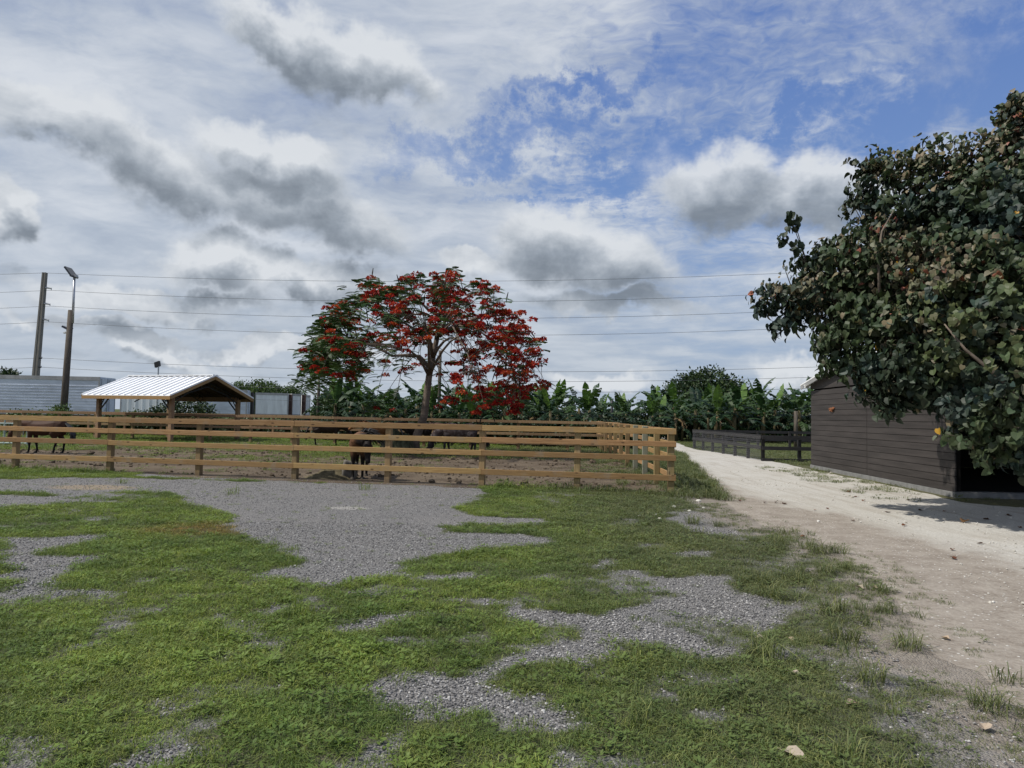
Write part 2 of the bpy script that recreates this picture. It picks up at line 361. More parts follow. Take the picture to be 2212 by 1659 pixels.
def ground_mat():
    m, q, b = material('turf_soil', 0.95, 0.1); P = pos(q)
    n = q.noise(P, 0.35, 6, 0.6); n2 = q.noise(P, 9, 5, 0.7); sp = q.n('ShaderNodeSeparateXYZ'); q.set(sp.inputs[0], P)
    far = q.mr(sp.outputs[1], 20, 60)
    col = q.mix(q.mr(n2, 0.3, 0.7), (0.055, 0.058, 0.028), (0.13, 0.125, 0.072))
    col = q.mix(q.mr(n, 0.5, 0.72, 0, 0.55), col, (0.17, 0.155, 0.115))
    col = q.mix(far, col, q.mix(q.mr(n, 0.35, 0.65), (0.05, 0.068, 0.026), (0.085, 0.095, 0.035)))
    q.set(b.inputs['Base Color'], col); q.set(b.inputs['Normal'], q.bump(n2, 0.6, 0.03))
    return m
def dirt_col(q, P):
    f = q.noise(P, 22, 5, 0.7); n = q.noise(P, 2.6, 6, 0.7)
    col = q.mix(q.mr(n, 0.3, 0.7), (0.185, 0.155, 0.126), (0.300, 0.265, 0.225)); return q.mix(q.mr(f, 0.35, 0.72, 0, 0.5), col, (0.40, 0.365, 0.315)), f
def gravel_mat():
    m, q, b = material('grey_gravel', 0.85, 0.2); P = pos(q)
    wp = q.vm('ADD', P, q.vm('SCALE', q.noise(P, 30, 2, col=True), 0.012))
    c1 = q.voro(wp, 66, 'Color'); d1 = q.voro(wp, 66); c2 = q.voro(wp, 120, 'Color')
    sp = q.n('ShaderNodeSeparateColor'); q.set(sp.inputs[0], c1); sp2 = q.n('ShaderNodeSeparateColor'); q.set(sp2.inputs[0], c2)
    v = q.m('ADD', q.m('MULTIPLY', sp.outputs[0], 0.65), q.m('MULTIPLY', sp2.outputs[1], 0.35))
    col = q.ramp(v, [(0.1, (0.11, 0.108, 0.107)), (0.45, (0.20, 0.195, 0.19)), (0.75, (0.29, 0.28, 0.27)), (0.97, (0.46, 0.45, 0.43))])
    n = q.noise(P, 0.6, 5, 0.6); col = q.mix(q.mr(n, 0.4, 0.7, 0, 0.45), col, (0.265, 0.25, 0.235))
    col = q.mix(q.mr(d1, 0.35, 0.75, 0, 0.45), col, (0.055, 0.053, 0.053))
    nn = q.noise(P, 5.0, 5, 0.7)
    # spilt straw and a pale dusty spot
    dv = q.vm('LENGTH', q.mapping(P, tuple(gz(200, 1053)), (0, 0, -0.1), (1.35, 0.75, 1), 'TEXTURE'))
    col = q.mix(q.mr(q.m('ADD', q.mr(dv, 1.2, 0.1), q.m('SUBTRACT', nn, 0.5)), 0.25, 0.75, 0, 0.7), col, (0.33, 0.255, 0.165))
    dv = q.vm('LENGTH', q.mapping(P, tuple(gz(752, 1098)), (0, 0, 0), (0.55, 0.30, 1), 'TEXTURE'))
    col = q.mix(q.mr(q.m('ADD', q.mr(dv, 1.2, 0.1), q.m('SUBTRACT', nn, 0.5)), 0.2, 0.8, 0, 0.6), col, (0.44, 0.42, 0.38))
    # soil and dead thatch under the turf; sandy dirt along the track
    tf = q.n('ShaderNodeAttribute', attribute_name='turf').outputs['Fac']; dr = q.n('ShaderNodeAttribute', attribute_name='dirt').outputs['Fac']
    fine = q.noise(P, 70, 4, 0.75); thatch = q.mix(q.mr(fine, 0.35, 0.65), (0.032, 0.042, 0.017), (0.125, 0.13, 0.062)); thatch = q.mix(q.mr(nn, 0.5, 0.72, 0, 0.55), thatch, (0.17, 0.15, 0.105))
    col = q.mix(q.mr(q.m('ADD', tf, q.m('MULTIPLY', q.m('SUBTRACT', nn, 0.5), 0.9)), 0.30, 0.75, 0, 0.95), col, thatch)
    dc, df = dirt_col(q, P); col = q.mix(q.mr(q.m('ADD', dr, q.m('MULTIPLY', q.m('SUBTRACT', nn, 0.5), 0.8)), 0.25, 0.75), col, dc)
    q.set(b.inputs['Base Color'], col); q.set(b.inputs['Normal'], q.bump(q.m('ADD', q.m('SUBTRACT', 1.0, d1), q.m('MULTIPLY', fine, 0.8)), 0.9, 0.02))
    return m
def road_mat():
    m, q, b = material('limestone_track', 0.95, 0.1); P = pos(q); uv = q.n('ShaderNodeTexCoord').outputs['UV']
    su = q.n('ShaderNodeSeparateXYZ'); q.set(su.inputs[0], uv); u = su.outputs[0]
    n = q.noise(P, 0.9, 6, 0.62); fine = q.noise(P, 28, 5, 0.7); rut = q.noise(q.mapping(P, rot=(0, 0, R(4)), scale=(2.4, 0.22, 1)), 1.6, 5, 0.6)
    col = q.mix(q.mr(fine, 0.3, 0.7), (0.36, 0.342, 0.305), (0.53, 0.512, 0.468))
    col = q.mix(q.mr(n, 0.42, 0.75, 0, 0.45), col, (0.33, 0.295, 0.245)); col = q.mix(q.mr(rut, 0.48, 0.66, 0, 0.6), col, (0.31, 0.28, 0.235))
    e = q.m('ADD', u, q.m('ADD', q.m('MULTIPLY', q.m('SUBTRACT', n, 0.5), 0.35), q.m('MULTIPLY', q.m('SUBTRACT', rut, 0.5), 0.25)))
    sp = q.n('ShaderNodeSeparateXYZ'); q.set(sp.inputs[0], P)
    w = q.mr(sp.outputs[1], 20, 9, 0.13, 0.40)
    dirt, _f = dirt_col(q, P)
    col = q.mix(q.mr(q.m('SUBTRACT', e, w), 0.04, -0.12), col, dirt)
    vv = q.voro(P, 24); vc = q.voro(P, 24, 'Color'); sc = q.n('ShaderNodeSeparateColor'); q.set(sc.inputs[0], vc)
    st = q.m('MULTIPLY', q.mr(vv, 0.32, 0.22), q.m('GREATER_THAN', sc.outputs[0], 0.80)); col = q.mix(q.m('MULTIPLY', st, 0.8), col, (0.64, 0.62, 0.57))
    q.set(b.inputs['Base Color'], col); q.set(b.inputs['Normal'], q.bump(q.m('ADD', q.m('ADD', q.m('MULTIPLY', fine, 0.5), q.m('MULTIPLY', st, 0.5)), q.m('MULTIPLY', n, 2.0)), 0.7, 0.03))
    return m
def paddock_mat():
    m, q, b = material('paddock_soil', 0.95, 0.1); P = pos(q)
    n = q.noise(P, 0.7, 6, 0.65); f = q.noise(P, 13, 6, 0.75); v = q.noise(q.mapping(P, scale=(1, 1, 1)), 40, 3, 0.7)
    col = q.mix(q.mr(n, 0.35, 0.65), (0.085, 0.064, 0.046), (0.155, 0.122, 0.088))
    col = q.mix(q.mr(f, 0.52, 0.68, 0, 0.7), col, (0.25, 0.205, 0.14)); col = q.mix(q.mr(f, 0.42, 0.30, 0, 0.8), col, (0.042, 0.03, 0.022))
    col = q.mix(q.mr(v, 0.68, 0.75, 0, 0.7), col, (0.42, 0.37, 0.29))
    q.set(b.inputs['Base Color'], col); q.set(b.inputs['Normal'], q.bump(f, 0.9, 0.06))
    return m
M['ground'] = ground_mat(); M['gravel'] = gravel_mat(); M['road'] = road_mat(); M['paddock'] = paddock_mat()

# ------------------------------------------------------------------ fence lines (world)
FA, FC = gz(36, 1013), gz(1450.4, 1065.5)
FDIR = (FC-FA).normalized(); FN = Vector((-FDIR.y, FDIR.x, 0))          # FN points into the paddock
SDIR = Vector((0.045, 1, 0)).normalized()
BR = Vector((5.15, 34.2, 0)); BDIR = Vector((-1, 0.215, 0)).normalized()
BL = BR+BDIR*44; FL = FA-FDIR*14
SN, SF = gz(2066, 1075), gz(1754, 1011)                                  # shed corners, near and far

# ------------------------------------------------------------------ ground sheets
def vnoise(x, y, seed=0):
    xi = np.floor(x).astype(np.int64); yi = np.floor(y).astype(np.int64); xf = x-xi; yf = y-yi
    def h(a, b):
        n = (a*374761393+b*668265263+seed*974634) & 0xffffffff; n = ((n ^ (n >> 13))*1274126177) & 0xffffffff
        return ((n ^ (n >> 16)) & 0xffff)/65535.0
    u = xf*xf*(3-2*xf); v = yf*yf*(3-2*yf)
    return (h(xi, yi)*(1-u)+h(xi+1, yi)*u)*(1-v)+(h(xi, yi+1)*(1-u)+h(xi+1, yi+1)*u)*v
def fbm(x, y, seed=0, o=4):
    s = 0; a = 0.5; t = 0
    for i in range(o): s = s+a*vnoise(x*2**i, y*2**i, seed+i*17); t += a; a *= 0.5
    return s/t
def inside(poly, x, y):
    r = np.zeros(x.shape, bool); n = len(poly)
    for i in range(n):
        (x1, y1), (x2, y2) = poly[i], poly[(i+1) % n]
        if y1 == y2: continue
        r ^= ((y1 > y) != (y2 > y)) & (x < (x2-x1)*(y-y1)/(y2-y1)+x1)
    return r
GRAVEL = [
 [(0,1040),(40,1036),(150,1031),(300,1034),(450,1038),(560,1041),(700,1044),(840,1048),(960,1052),(1040,1055),(1046,1066),(1020,1080),(985,1100),(1010,1112),(1090,1118),(1165,1122),(1175,1132),(1100,1138),(1020,1131),(950,1136),(956,1148),(1030,1155),(1120,1152),(1190,1161),(1213,1168),(1185,1176),(1100,1181),(1000,1191),(930,1201),(880,1211),(862,1222),(855,1240),(790,1256),(720,1268),(665,1259),(600,1250),(535,1241),(600,1234),(645,1216),(640,1201),(600,1189),(662,1180),(600,1177),(520,1165),(480,1150),(500,1140),(462,1135),(500,1127),(512,1114),(470,1101),(400,1090),(376,1066),(330,1062),(230,1063),(160,1078),(270,1084),(150,1088),(60,1094),(0,1095),(0,1079),(60,1078),(130,1072),(95,1065),(0,1067)],
 [(0,1164),(80,1160),(150,1155),(237,1152),(225,1161),(190,1172),(110,1184),(88,1195),(150,1203),(240,1200),(235,1210),(180,1223),(140,1245),(112,1274),(200,1278),(282,1284),(200,1290),(110,1280),(80,1290),(20,1286),(0,1310)],
 [(770,1500),(800,1478),(880,1465),(960,1470),(1040,1455),(1080,1435),(1130,1412),(1190,1395),(1240,1370),(1255,1355),(1180,1347),(1100,1342),(1085,1328),(1130,1320),(1200,1331),(1300,1339),(1380,1320),(1395,1300),(1460,1291),(1440,1280),(1400,1262),(1350,1240),(1342,1228),(1440,1245),(1560,1236),(1590,1260),(1660,1300),(1685,1340),(1640,1353),(1560,1346),(1480,1326),(1440,1330),(1410,1350),(1500,1366),(1560,1400),(1603,1430),(1560,1431),(1480,1415),(1400,1396),(1300,1405),(1330,1420),(1270,1440),(1160,1440),(1090,1456),(1075,1480),(1110,1500),(1180,1521),(1225,1545),(1250,1578),(1200,1590),(1130,1581),(1090,1561),(1050,1546),(980,1547),(900,1556),(850,1551),(800,1521)],
 [(1255,1219),(1320,1206),(1345,1212),(1280,1229)], [(1462,1196),(1520,1185),(1532,1200),(1480,1208)],
 [(1440,1120),(1500,1105),(1560,1128),(1600,1145),(1560,1161),(1500,1150)], [(895,1246),(1030,1238),(1042,1250),(920,1256)],
 [(690,1362),(760,1335),(850,1325),(985,1321),(850,1341),(800,1366),(720,1372)], [(818,1370),(880,1376),(862,1396),(826,1390)],
 [(1030,1288),(1100,1300),(1050,1311)], [(320,1500),(385,1522),(360,1550),(330,1530)], [(380,1592),(470,1578),(462,1610),(400,1622),(300,1652),(230,1675),(285,1632),(360,1602)],
 [(1215,1630),(1262,1640),(1250,1680),(1215,1680)], [(755,1282),(805,1275),(792,1290)]]
GRW = [[tuple(gz(px, py).xy) for px, py in pl] for pl in GRAVEL]
GRW[0][0] = (-19.0, GRW[0][0][1]+.3); 
for i in (-5, -4): GRW[0][i] = (-19.0, GRW[0][i][1])
GRW[0][-1] = (-14.2, GRW[0][-1][1])
EL_PX = [(1338,925),(1345,935),(1400,952),(1465,976),(1490,1002),(1530,1040),(1562,1078),(1580,1098),(1640,1130),(1700,1148),(1765,1170),(1840,1215),(1900,1268),(1945,1315),(2000,1390),(2080,1440),(2180,1500),(2300,1560),(2440,1650),(2620,1790)]
ER_PX = [(1425,935),(1440,945),(1463,957),(1500,970),(1560,979),(1640,992),(1700,1003),(1760,1016),(1830,1030),(1900,1045),(1990,1064),(2070,1084),(2160,1092),(2260,1100),(2360,1110),(2460,1125),(2560,1150),(2760,1215),(3100,1360),(3700,1640)]
def crom(P, n):
    out = []; m = len(P)
    for i in range(n):
        t = i/(n-1)*(m-1); k = min(int(t), m-2); f = t-k
        a, b, c, d = P[max(k-1, 0)], P[k], P[k+1], P[min(k+2, m-1)]
        out.append(0.5*((2*b)+(c-a)*f+(2*a-5*b+4*c-d)*f*f+(3*b-a-3*c+d)*f**3))
    return out
def jitter_poly(pl, step=0.12, amp=0.16, seed=3):
    out = []
    for i in range(len(pl)):
        a = np.array(pl[i]); b = np.array(pl[(i+1) % len(pl)]); n = max(1, int(np.linalg.norm(b-a)/step))
        for k in range(n): out.append(a+(b-a)*k/n)
    out = np.array(out)
    jx = (fbm(out[:, 0]*2.1, out[:, 1]*2.1, seed, 4)-.5)*2*amp; jy = (fbm(out[:, 0]*2.1+50, out[:, 1]*2.1, seed+5, 4)-.5)*2*amp
    return [tuple(p) for p in out+np.stack([jx, jy], 1)]
GRJ = [jitter_poly(p, amp=0.20 if i < 3 else 0.08) for i, p in enumerate(GRW)]
from mathutils.geometry import tessellate_polygon
def sheet(polys, z, name, mat):
    mb = MB()
    for pl in polys:
        vs = [Vector((x, y, z)) for x, y in pl]; mb.raw(vs, tessellate_polygon([vs]))
    o = mb.build(name, mat)
    bm = bmesh.new(); bm.from_mesh(o.data)
    for f in bm.faces:
        if f.normal.z < 0: f.normal_flip()
    bm.to_mesh(o.data); bm.free()
    return tag(o, kind='structure')
mb = MB(); N_ = 40
gx = [-900, -400, -150, -60, -30, 0, 30, 60, 150, 400, 900]; gy = [-200, -40, 0, 20, 40, 80, 160, 400, 1200]
for j in range(len(gy)-1):
    for i in range(len(gx)-1): mb.raw([(gx[i], gy[j], 0), (gx[i+1], gy[j], 0), (gx[i+1], gy[j+1], 0), (gx[i], gy[j+1], 0)], [(0, 1, 2, 3)])
o = mb.build('ground', M['ground']); weld(o); tag(o, kind='structure')
pad = [tuple((FL+FN*-0.1).xy), tuple((FA+FN*-0.15).xy), tuple((FA+FDIR*4.5+FN*-0.2).xy), tuple((FA+FDIR*6+FN*-0.5).xy), tuple((FA+FDIR*12.5+FN*-0.5).xy), tuple((FC+FN*-0.35-FDIR*2).xy), tuple((FC+FN*0.1-FDIR*.1).xy), tuple(BR.xy), tuple(BL.xy)]
sheet([jitter_poly(pad, 0.3, 0.35, 9)], 0.006, 'paddock_ground', M['paddock'])
# road ribbon with u across
LW = crom([gz(*p) for p in EL_PX], 150); RW = crom([gz(*p) for p in ER_PX], 150)
def road():
    vs = []; fs = []; uv = []; nu = 14
    y0 = LW[0]; 
    L = [Vector((3.0, 95, 0)), Vector((5.6, 62, 0))]+LW; Rr = [Vector((9.0, 97, 0)), Vector((10.2, 62, 0))]+RW
    for i in range(len(L)):
        a, b = L[i], Rr[i]
        j = (mnoise.noise(Vector((a.x*1.5, a.y*1.5, 3)))*0.22+mnoise.noise(Vector((a.x*5, a.y*5, 3)))*0.08)
        k = (mnoise.noise(Vector((b.x*1.1, b.y*1.1, 8)))*0.35+mnoise.noise(Vector((b.x*5, b.y*5, 3)))*0.1)
        d = (b-a).normalized(); a = a+d*j; b = b+d*k
        for t in range(nu+1):
            f = t/nu; p = a.lerp(b, f); vs.append((p.x, p.y, 0.0045)); uv.append((f, i/len(L)))
    for i in range(len(L)-1):
        for t in range(nu): fs.append((i*(nu+1)+t, (i+1)*(nu+1)+t, (i+1)*(nu+1)+t+1, i*(nu+1)+t+1))
    me = bpy.data.meshes.new('road'); me.from_pydata(vs, [], fs); ul = me.uv_layers.new(name='UVMap')
    for l in me.loops: ul.data[l.index].uv = uv[l.vertex_index]
    me.materials.append(M['road']); o = bpy.data.objects.new('road', me); COL.objects.link(o); me.update()
    return tag(o, kind='structure')
road()
ROADP = [tuple(p.xy) for p in [Vector((3.0, 95, 0)), Vector((5.6, 62, 0))]+LW]+[tuple(p.xy) for p in reversed([Vector((9.0, 97, 0)), Vector((10.2, 62, 0))]+RW)]
PADP = pad

def road_dist(x, y):   # >0: how far left of the track's left edge
    ys = np.array([p.y for p in LW]); xs = np.array([p.x for p in LW]); o_ = np.argsort(ys); return np.interp(y, ys[o_], xs[o_])-x
def fence_side(x, y): return (x-FC.x)*FN.x+(y-FC.y)*FN.y     # >0 inside the paddock
def in_gravel(x, y, jit=0.0):
    wx = x+(fbm(x*3.1, y*3.1, 4)-.5)*.30+(fbm(x*11, y*11, 6)-.5)*.16; wy = y+(fbm(x*3.1+40, y*3.1, 8)-.5)*.30+(fbm(x*11+9, y*11, 7)-.5)*.16
    if jit: wx = wx+rng.normal(0, jit, x.shape); wy = wy+rng.normal(0, jit, x.shape)
    r = np.zeros(x.shape, bool)
    for pl in GRJ: r |= inside(pl, wx, wy)
    return r
def turf(x, y, jit=0.0):
    """how much turf grows at a place in front of the fence, 0..1"""
    rd = road_dist(x, y); pr = np.where(in_gravel(x, y, jit), 0.0, 1.0)
    fs = fence_side(x, y); pr = np.where((fs > -.75+.5*(fbm(x*2, y*2, 41, 3)-.5)) & (x > -9.6) & (x < -.7), 0, pr)
    v = np.clip((2.3-rd)/2.3, 0, 1); thin = fbm(x*1.3, y*1.3, 31, 4)
    pr = pr*np.clip(1.05-.95*v**1.4+(thin-.5)*2.0*v, 0, 1)
    pr = pr*np.clip(.75+3.0*(fbm(x*1.1, y*1.1, 12, 4)-.36), .35, 1)
    bare = fbm(x*1.7+9, y*1.7, 77, 4); pr = pr*np.where((bare > .66) & (y < 8), .45, 1)
    return np.where(rd < -.1, np.clip((thin-.55)*1.2, 0, .3)*(rd > -.5), pr)
def lot():
    xs = np.arange(-20, 14.01, .12); ys = np.arange(.6, 22.01, .12); X, Y = np.meshgrid(xs, ys); nx = len(xs)
    rd = road_dist(X, Y); fs = fence_side(X, Y); T = turf(X.ravel(), Y.ravel()).reshape(X.shape); D = np.clip((1.5-rd)/1.5, 0, 1)*np.where(T > .5, .55, 1)
    D = np.where(rd < .25, 1, D)
    vs = np.stack([X.ravel(), Y.ravel(), np.full(X.size, .003)], 1); ok = (fs < .5) & (rd > -.75)
    fs_ = []
    for j in range(len(ys)-1):
        for i in range(nx-1):
            if ok[j, i] and ok[j+1, i+1] and ok[j, i+1] and ok[j+1, i]: a = j*nx+i; fs_.append((a, a+1, a+nx+1, a+nx))
    me = bpy.data.meshes.new('gravel_lot'); me.from_pydata(vs.tolist(), [], fs_)
    for nm, dat in (('turf', T), ('dirt', D)):
        at_ = me.attributes.new(nm, 'FLOAT', 'POINT'); at_.data.foreach_set('value', dat.ravel().astype(np.float32))
    bm = bmesh.new(); bm.from_mesh(me); bmesh.ops.delete(bm, geom=[v for v in bm.verts if not v.link_faces], context='VERTS'); bm.to_mesh(me); bm.free()
    me.materials.append(M['gravel']); o = bpy.data.objects.new('gravel_lot', me); COL.objects.link(o); return tag(o, kind='structure')
lot()

# ------------------------------------------------------------------ board fences
RAILS = [(1.326, 1.456), (1.042, 1.165), (0.730, 0.855), (0.282, 0.412)]
def board_obj(name, a, b, z0, z1, off, n, mat, root, th=0.042):
    """board from a to b (ground points), between heights z0..z1, off along normal n"""
    a = Vector(a); b = Vector(b); d = (b-a); L = d.length; d.normalize(); mb = MB()
    h = (z1-z0)/2; w = random.uniform(-.009, .009)
    mb.obox((0, 0, 0), Vector((L/2-0.0015, 0, 0)), Vector((0, th/2, 0)), Vector((0, 0, h)))
    o = bpy.data.objects.new(name, mb.mesh(name, mat)); COL.objects.link(o); o.parent = root; WL[o] = WL[root]
    o.location = (a+b)/2+n*off+Vector((0, 0, (z0+z1)/2+w))-WL[root]; o.rotation_euler = (random.uniform(-.01, .01), random.uniform(-.0028, .0028), math.atan2(d.y, d.x))
    return bevel(o, 0.005)
def post_mesh(w, h, mat):
    mb = MB(); mb.box((0, 0, h/2-0.2), (w, w, h+0.4)); return mb.mesh('post', mat)
def post_obj(me, p, ang, root, name='post'):
    o = bpy.data.objects.new(name, me); COL.objects.link(o); o.parent = root; WL[o] = WL[root]
    o.location = Vector(p)-WL[root]; o.rotation_euler = (random.uniform(-.006, .006), random.uniform(-.006, .006), ang); return bevel(o, 0.008)
def fence(name, label, pts, rails, n, off, root_at, pm, bm_, pw=0.14, ph=1.44, joint=2, start=0, ext=(0, 0), group=None, gp=None, cat='fence'):
    root = thing(name, label, cat, root_at, group); d = (Vector(pts[-1])-Vector(pts[0])).normalized(); ang = math.atan2(d.y, d.x)
    me = post_mesh(pw, ph, pm); me2 = post_mesh(pw*1.02, ph+.015, M['greenpost']) if gp else None
    for i, p in enumerate(pts): post_obj(me2 if gp and i in gp else me, p, ang, root)
    idx = [0]+[i for i in range(1, len(pts)-1) if (i-start) % joint == 0]+[len(pts)-1]
    for z0, z1 in rails:
        for k in range(len(idx)-1):
            a = Vector(pts[idx[k]]); b = Vector(pts[idx[k+1]])
            if k == 0: a = a-d*ext[0]
            if k == len(idx)-2: b = b+d*ext[1]
            board_obj('rail', a, b, z0, z1, off, n, bm_, root)
    return root
fpx = [36, 240, 432, 639.6, 839.8, 1043, 1247.7, 1450.4]
def on_line(px, A, D):
    r = ray(px, 950); # solve r.x*t = A.x + D.x*s ; r.y*t = A.y + D.y*s
    den = r.x*D.y-r.y*D.x; s = (A.x*r.y-A.y*r.x)/den
    return A+D*s
FP = [on_line(x, FA, FDIR) for x in fpx]
FPX0 = [FP[0]-FDIR*2.45*2, FP[0]-FDIR*2.45]
fence('board_fence', 'new four-rail timber fence along the far edge of the gravel', FPX0+FP, RAILS, -FN, 0.0935, tuple(FP[3]), M['post'], M['board'], start=1, ext=(0, 0.105))
SP = [FC+SDIR*2.12*i for i in range(1, 14)]
SRN = Vector((SDIR.y, -SDIR.x, 0))
fence('board_fence', 'four-rail timber fence running back beside the white track', [FC+SDIR*0.10]+SP, RAILS, SRN, 0.0935, tuple(SP[2]), M['post'], M['board'], start=0, gp=(2, 3))
SEND = SP[-1]
BP = [on_line(px, BR, BDIR) for px in [1330, 1270]]
BPTS = [BR+BDIR*2.45*i for i in range(0, 19)]
BN = Vector((-BDIR.y, BDIR.x, 0)); BN = BN if BN.y < 0 else -BN
fence('board_fence', 'four-rail fence across the back of the paddock, behind the red tree', BPTS, RAILS, BN, 0.0935, tuple(BPTS[6]), M['post'], M['rough_timber'], start=0)
C0 = Vector((-2.6, 43.0, 0)); CD = Vector((-1, 0.10, 0)).normalized()
CPTS = [C0+CD*2.45*i for i in range(0, 17)]
CN = Vector((CD.y, -CD.x, 0)); CN = CN if CN.y < 0 else -CN
fence('board_fence', 'low-lying far board fence in front of the hedge, beyond the back paddock fence', CPTS, RAILS[:2]+RAILS[3:], CN, 0.0935, tuple(CPTS[6]), M['rough_timber'], M['rough_timber'], pw=.12)
D0 = BR+Vector((-.6, .5, 0)); DPTS = [D0+Vector((0.045, 1, 0))*2.3*i for i in range(0, 8)]
fence('board_fence', 'short far stretch of board fence continuing up the track past the paddock corner', DPTS, RAILS, Vector((-1, 0.045, 0)), 0.0935, tuple(DPTS[3]), M['post'], M['board'], pw=.12)

# solid board gate and posts beyond the paddock corner
g0, g1 = at(1250, 905, 54), at(1293, 905, 54); gt = thing('board_gate', 'brown close-boarded gate panel beyond the far paddock corner', 'gate', (g0.x, 54, 0))
mb = MB(); nB = 11
for i in range(nB): mb.box((g0.x+(g1.x-g0.x)*(i+.5)/nB, 54, 0.95), ((g1.x-g0.x)/nB-.012, .025, 1.5))
mb.build('board_panel', M['rough_timber'], gt)
for x in (g0.x-.06, (g0.x+g1.x)/2, g1.x+.06):
    mb = MB(); mb.box((x, 54.08, 0.85), (.12, .12, 1.75)); mb.build('post', M['oldpole'], gt)
mb = MB(); mb.box(((g0.x+g1.x)/2, 54.0, 1.73), ((g1.x-g0.x)+.2, .06, .05)); mb.build('top_rail', M['black'], gt)
def simple_pole(px, py_top, Y, r0, r1, mat, name, label, cat, lean=0.0, arm=False):
    t = at(px, py_top, Y); rt = thing(name, label, cat, (t.x, Y, 0)); mb = MB()
    mb.tube([(t.x-lean, Y, -.3), (t.x-lean*.4, Y, t.z*.6), (t.x, Y, t.z)], [r0, (r0+r1)/2, r1], 10); mb.build('pole', mat, rt, True)
    if arm:
        mb = MB(); mb.beam((t.x-.02, Y-.02, t.z-.35), (t.x-.65, Y-.02, t.z-.33), .05, .05); mb.build('bracket', M['black'], rt)
    return rt
simple_pole(1322, 865, 50, .09, .085, M['black'], 'metal_post', 'thin dark post rising beside the boarded gate', 'post', arm=True)
simple_pole(1719, 888, 44, .12, .11, M['oldpole'], 'wooden_post', 'grey weathered post behind the black pen, beside the shed', 'post')
simple_pole(951, 757, 62, .17, .14, M['oldpole'], 'wooden_pole', 'brown pole seen through the red tree crown, above the banana plants', 'pole')
simple_pole(690, 790, 47, .11, .09, M['oldpole'], 'wooden_pole', 'grey pole under the left edge of the red tree crown', 'pole')

# ------------------------------------------------------------------ black pen
pc = gz(1648, 996); pl = gz(1500, 969); pdv = (pl-pc).normalized(); pw_ = Vector((pdv.y, -pdv.x, 0)); LP_ = (pl-pc).length
pen = thing('paddock_pen', 'low black-stained rail pen with wire mesh beside the white track', 'pen', tuple(pc))
def pen_side(a, b, n, mesh_, rails):
    d = (b-a).normalized(); L = (b-a).length; nr = Vector((d.y, -d.x, 0))
    for i in range(n+1):
        p = a+d*L*i/n; mb = MB(); mb.box((p.x, p.y, .52), (.12, .12, 1.08), math.atan2(d.y, d.x)); mb.build('post', M['blackwood'], pen)
    for z0, z1 in rails:
        mb = MB(); mb.beam(a+nr*-.085+Vector((0, 0, (z0+z1)/2))-d*.06, b+nr*-.085+Vector((0, 0, (z0+z1)/2))+d*.06, .045, z1-z0); mb.build('rail', M['blackwood'], pen)
    if mesh_:
        mb = MB(); k = int(L/.09)
        for i in range(k):
            p = a+d*(L*i/k)+nr*-.113; mb.beam(p+Vector((0, 0, .03)), p+Vector((0, 0, 1.02)), .0035, .0035)
        for j in range(12):
            z = Vector((0, 0, .04+.088*j)); mb.beam(a+nr*-.118+z, b+nr*-.118+z, .0035, .0035)
        mb.build('wire_mesh', M['wire'], pen)
PR = [(.93, 1.08), (.50, .63), (.02, .13)]
q1 = pc+pw_*9.0; q2 = pl+pw_*9.0
pen_side(pc, pl, 6, True, PR[:2]); pen_side(q1, pc, 6, False, [(.90, 1.06), (.46, .61), (.0, .12)]); pen_side(pl, q2, 5, False, PR); pen_side(q2, q1, 4, False, PR)

# ------------------------------------------------------------------ brown shed
e1 = (SF-SN); WL1 = e1.length; e1.normalize(); e2 = Vector((e1.y, -e1.x, 0)); WID = 10.0
shed = thing('shed', 'dark brown plank shed under the big tree on the right', 'shed', tuple(SN))
up = Vector((0, 0, 1)); WH = 2.78; BASE = 0.13
mb = MB(); pn = 15; phh = (WH-BASE)/pn
for half in range(2):
    a = SN+e1*(WL1/2*half+(.012 if half else 0)); b = SN+e1*(WL1/2*(half+1)-(0 if half else .012))
    for i in range(pn):
        z = BASE+phh*(i+.5); c = (a+b)/2+up*z-e2*0.015
        mb.obox(c, (b-a)/2, e2*.017, up*(phh/2-.006))
mb.build('plank_wall', M['brownplank'], shed)
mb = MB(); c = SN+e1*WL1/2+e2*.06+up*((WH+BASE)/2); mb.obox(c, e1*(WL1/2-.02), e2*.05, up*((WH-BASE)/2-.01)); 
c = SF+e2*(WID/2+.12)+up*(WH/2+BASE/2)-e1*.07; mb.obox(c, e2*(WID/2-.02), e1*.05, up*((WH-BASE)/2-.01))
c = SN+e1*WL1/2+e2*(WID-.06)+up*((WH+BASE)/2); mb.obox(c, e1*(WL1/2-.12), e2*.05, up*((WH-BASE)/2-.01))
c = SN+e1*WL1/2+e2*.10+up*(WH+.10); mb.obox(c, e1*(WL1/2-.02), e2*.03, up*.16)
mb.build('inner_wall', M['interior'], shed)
mb = MB(); c = SN+e1*WL1/2+e2*WID/2+up*(BASE/2-.11); mb.obox(c, e1*(WL1/2+.03), e2*(WID/2+.05), up*(BASE/2+.105)); mb.build('foundation_slab', M['slab'], shed)
mb = MB(); c = SN+e1*WL1/2+e2*WID/2+up*(BASE+.012); mb.obox(c, e1*(WL1/2-.25), e2*(WID/2-.2), up*.005); mb.build('floor', M['interior'], shed)
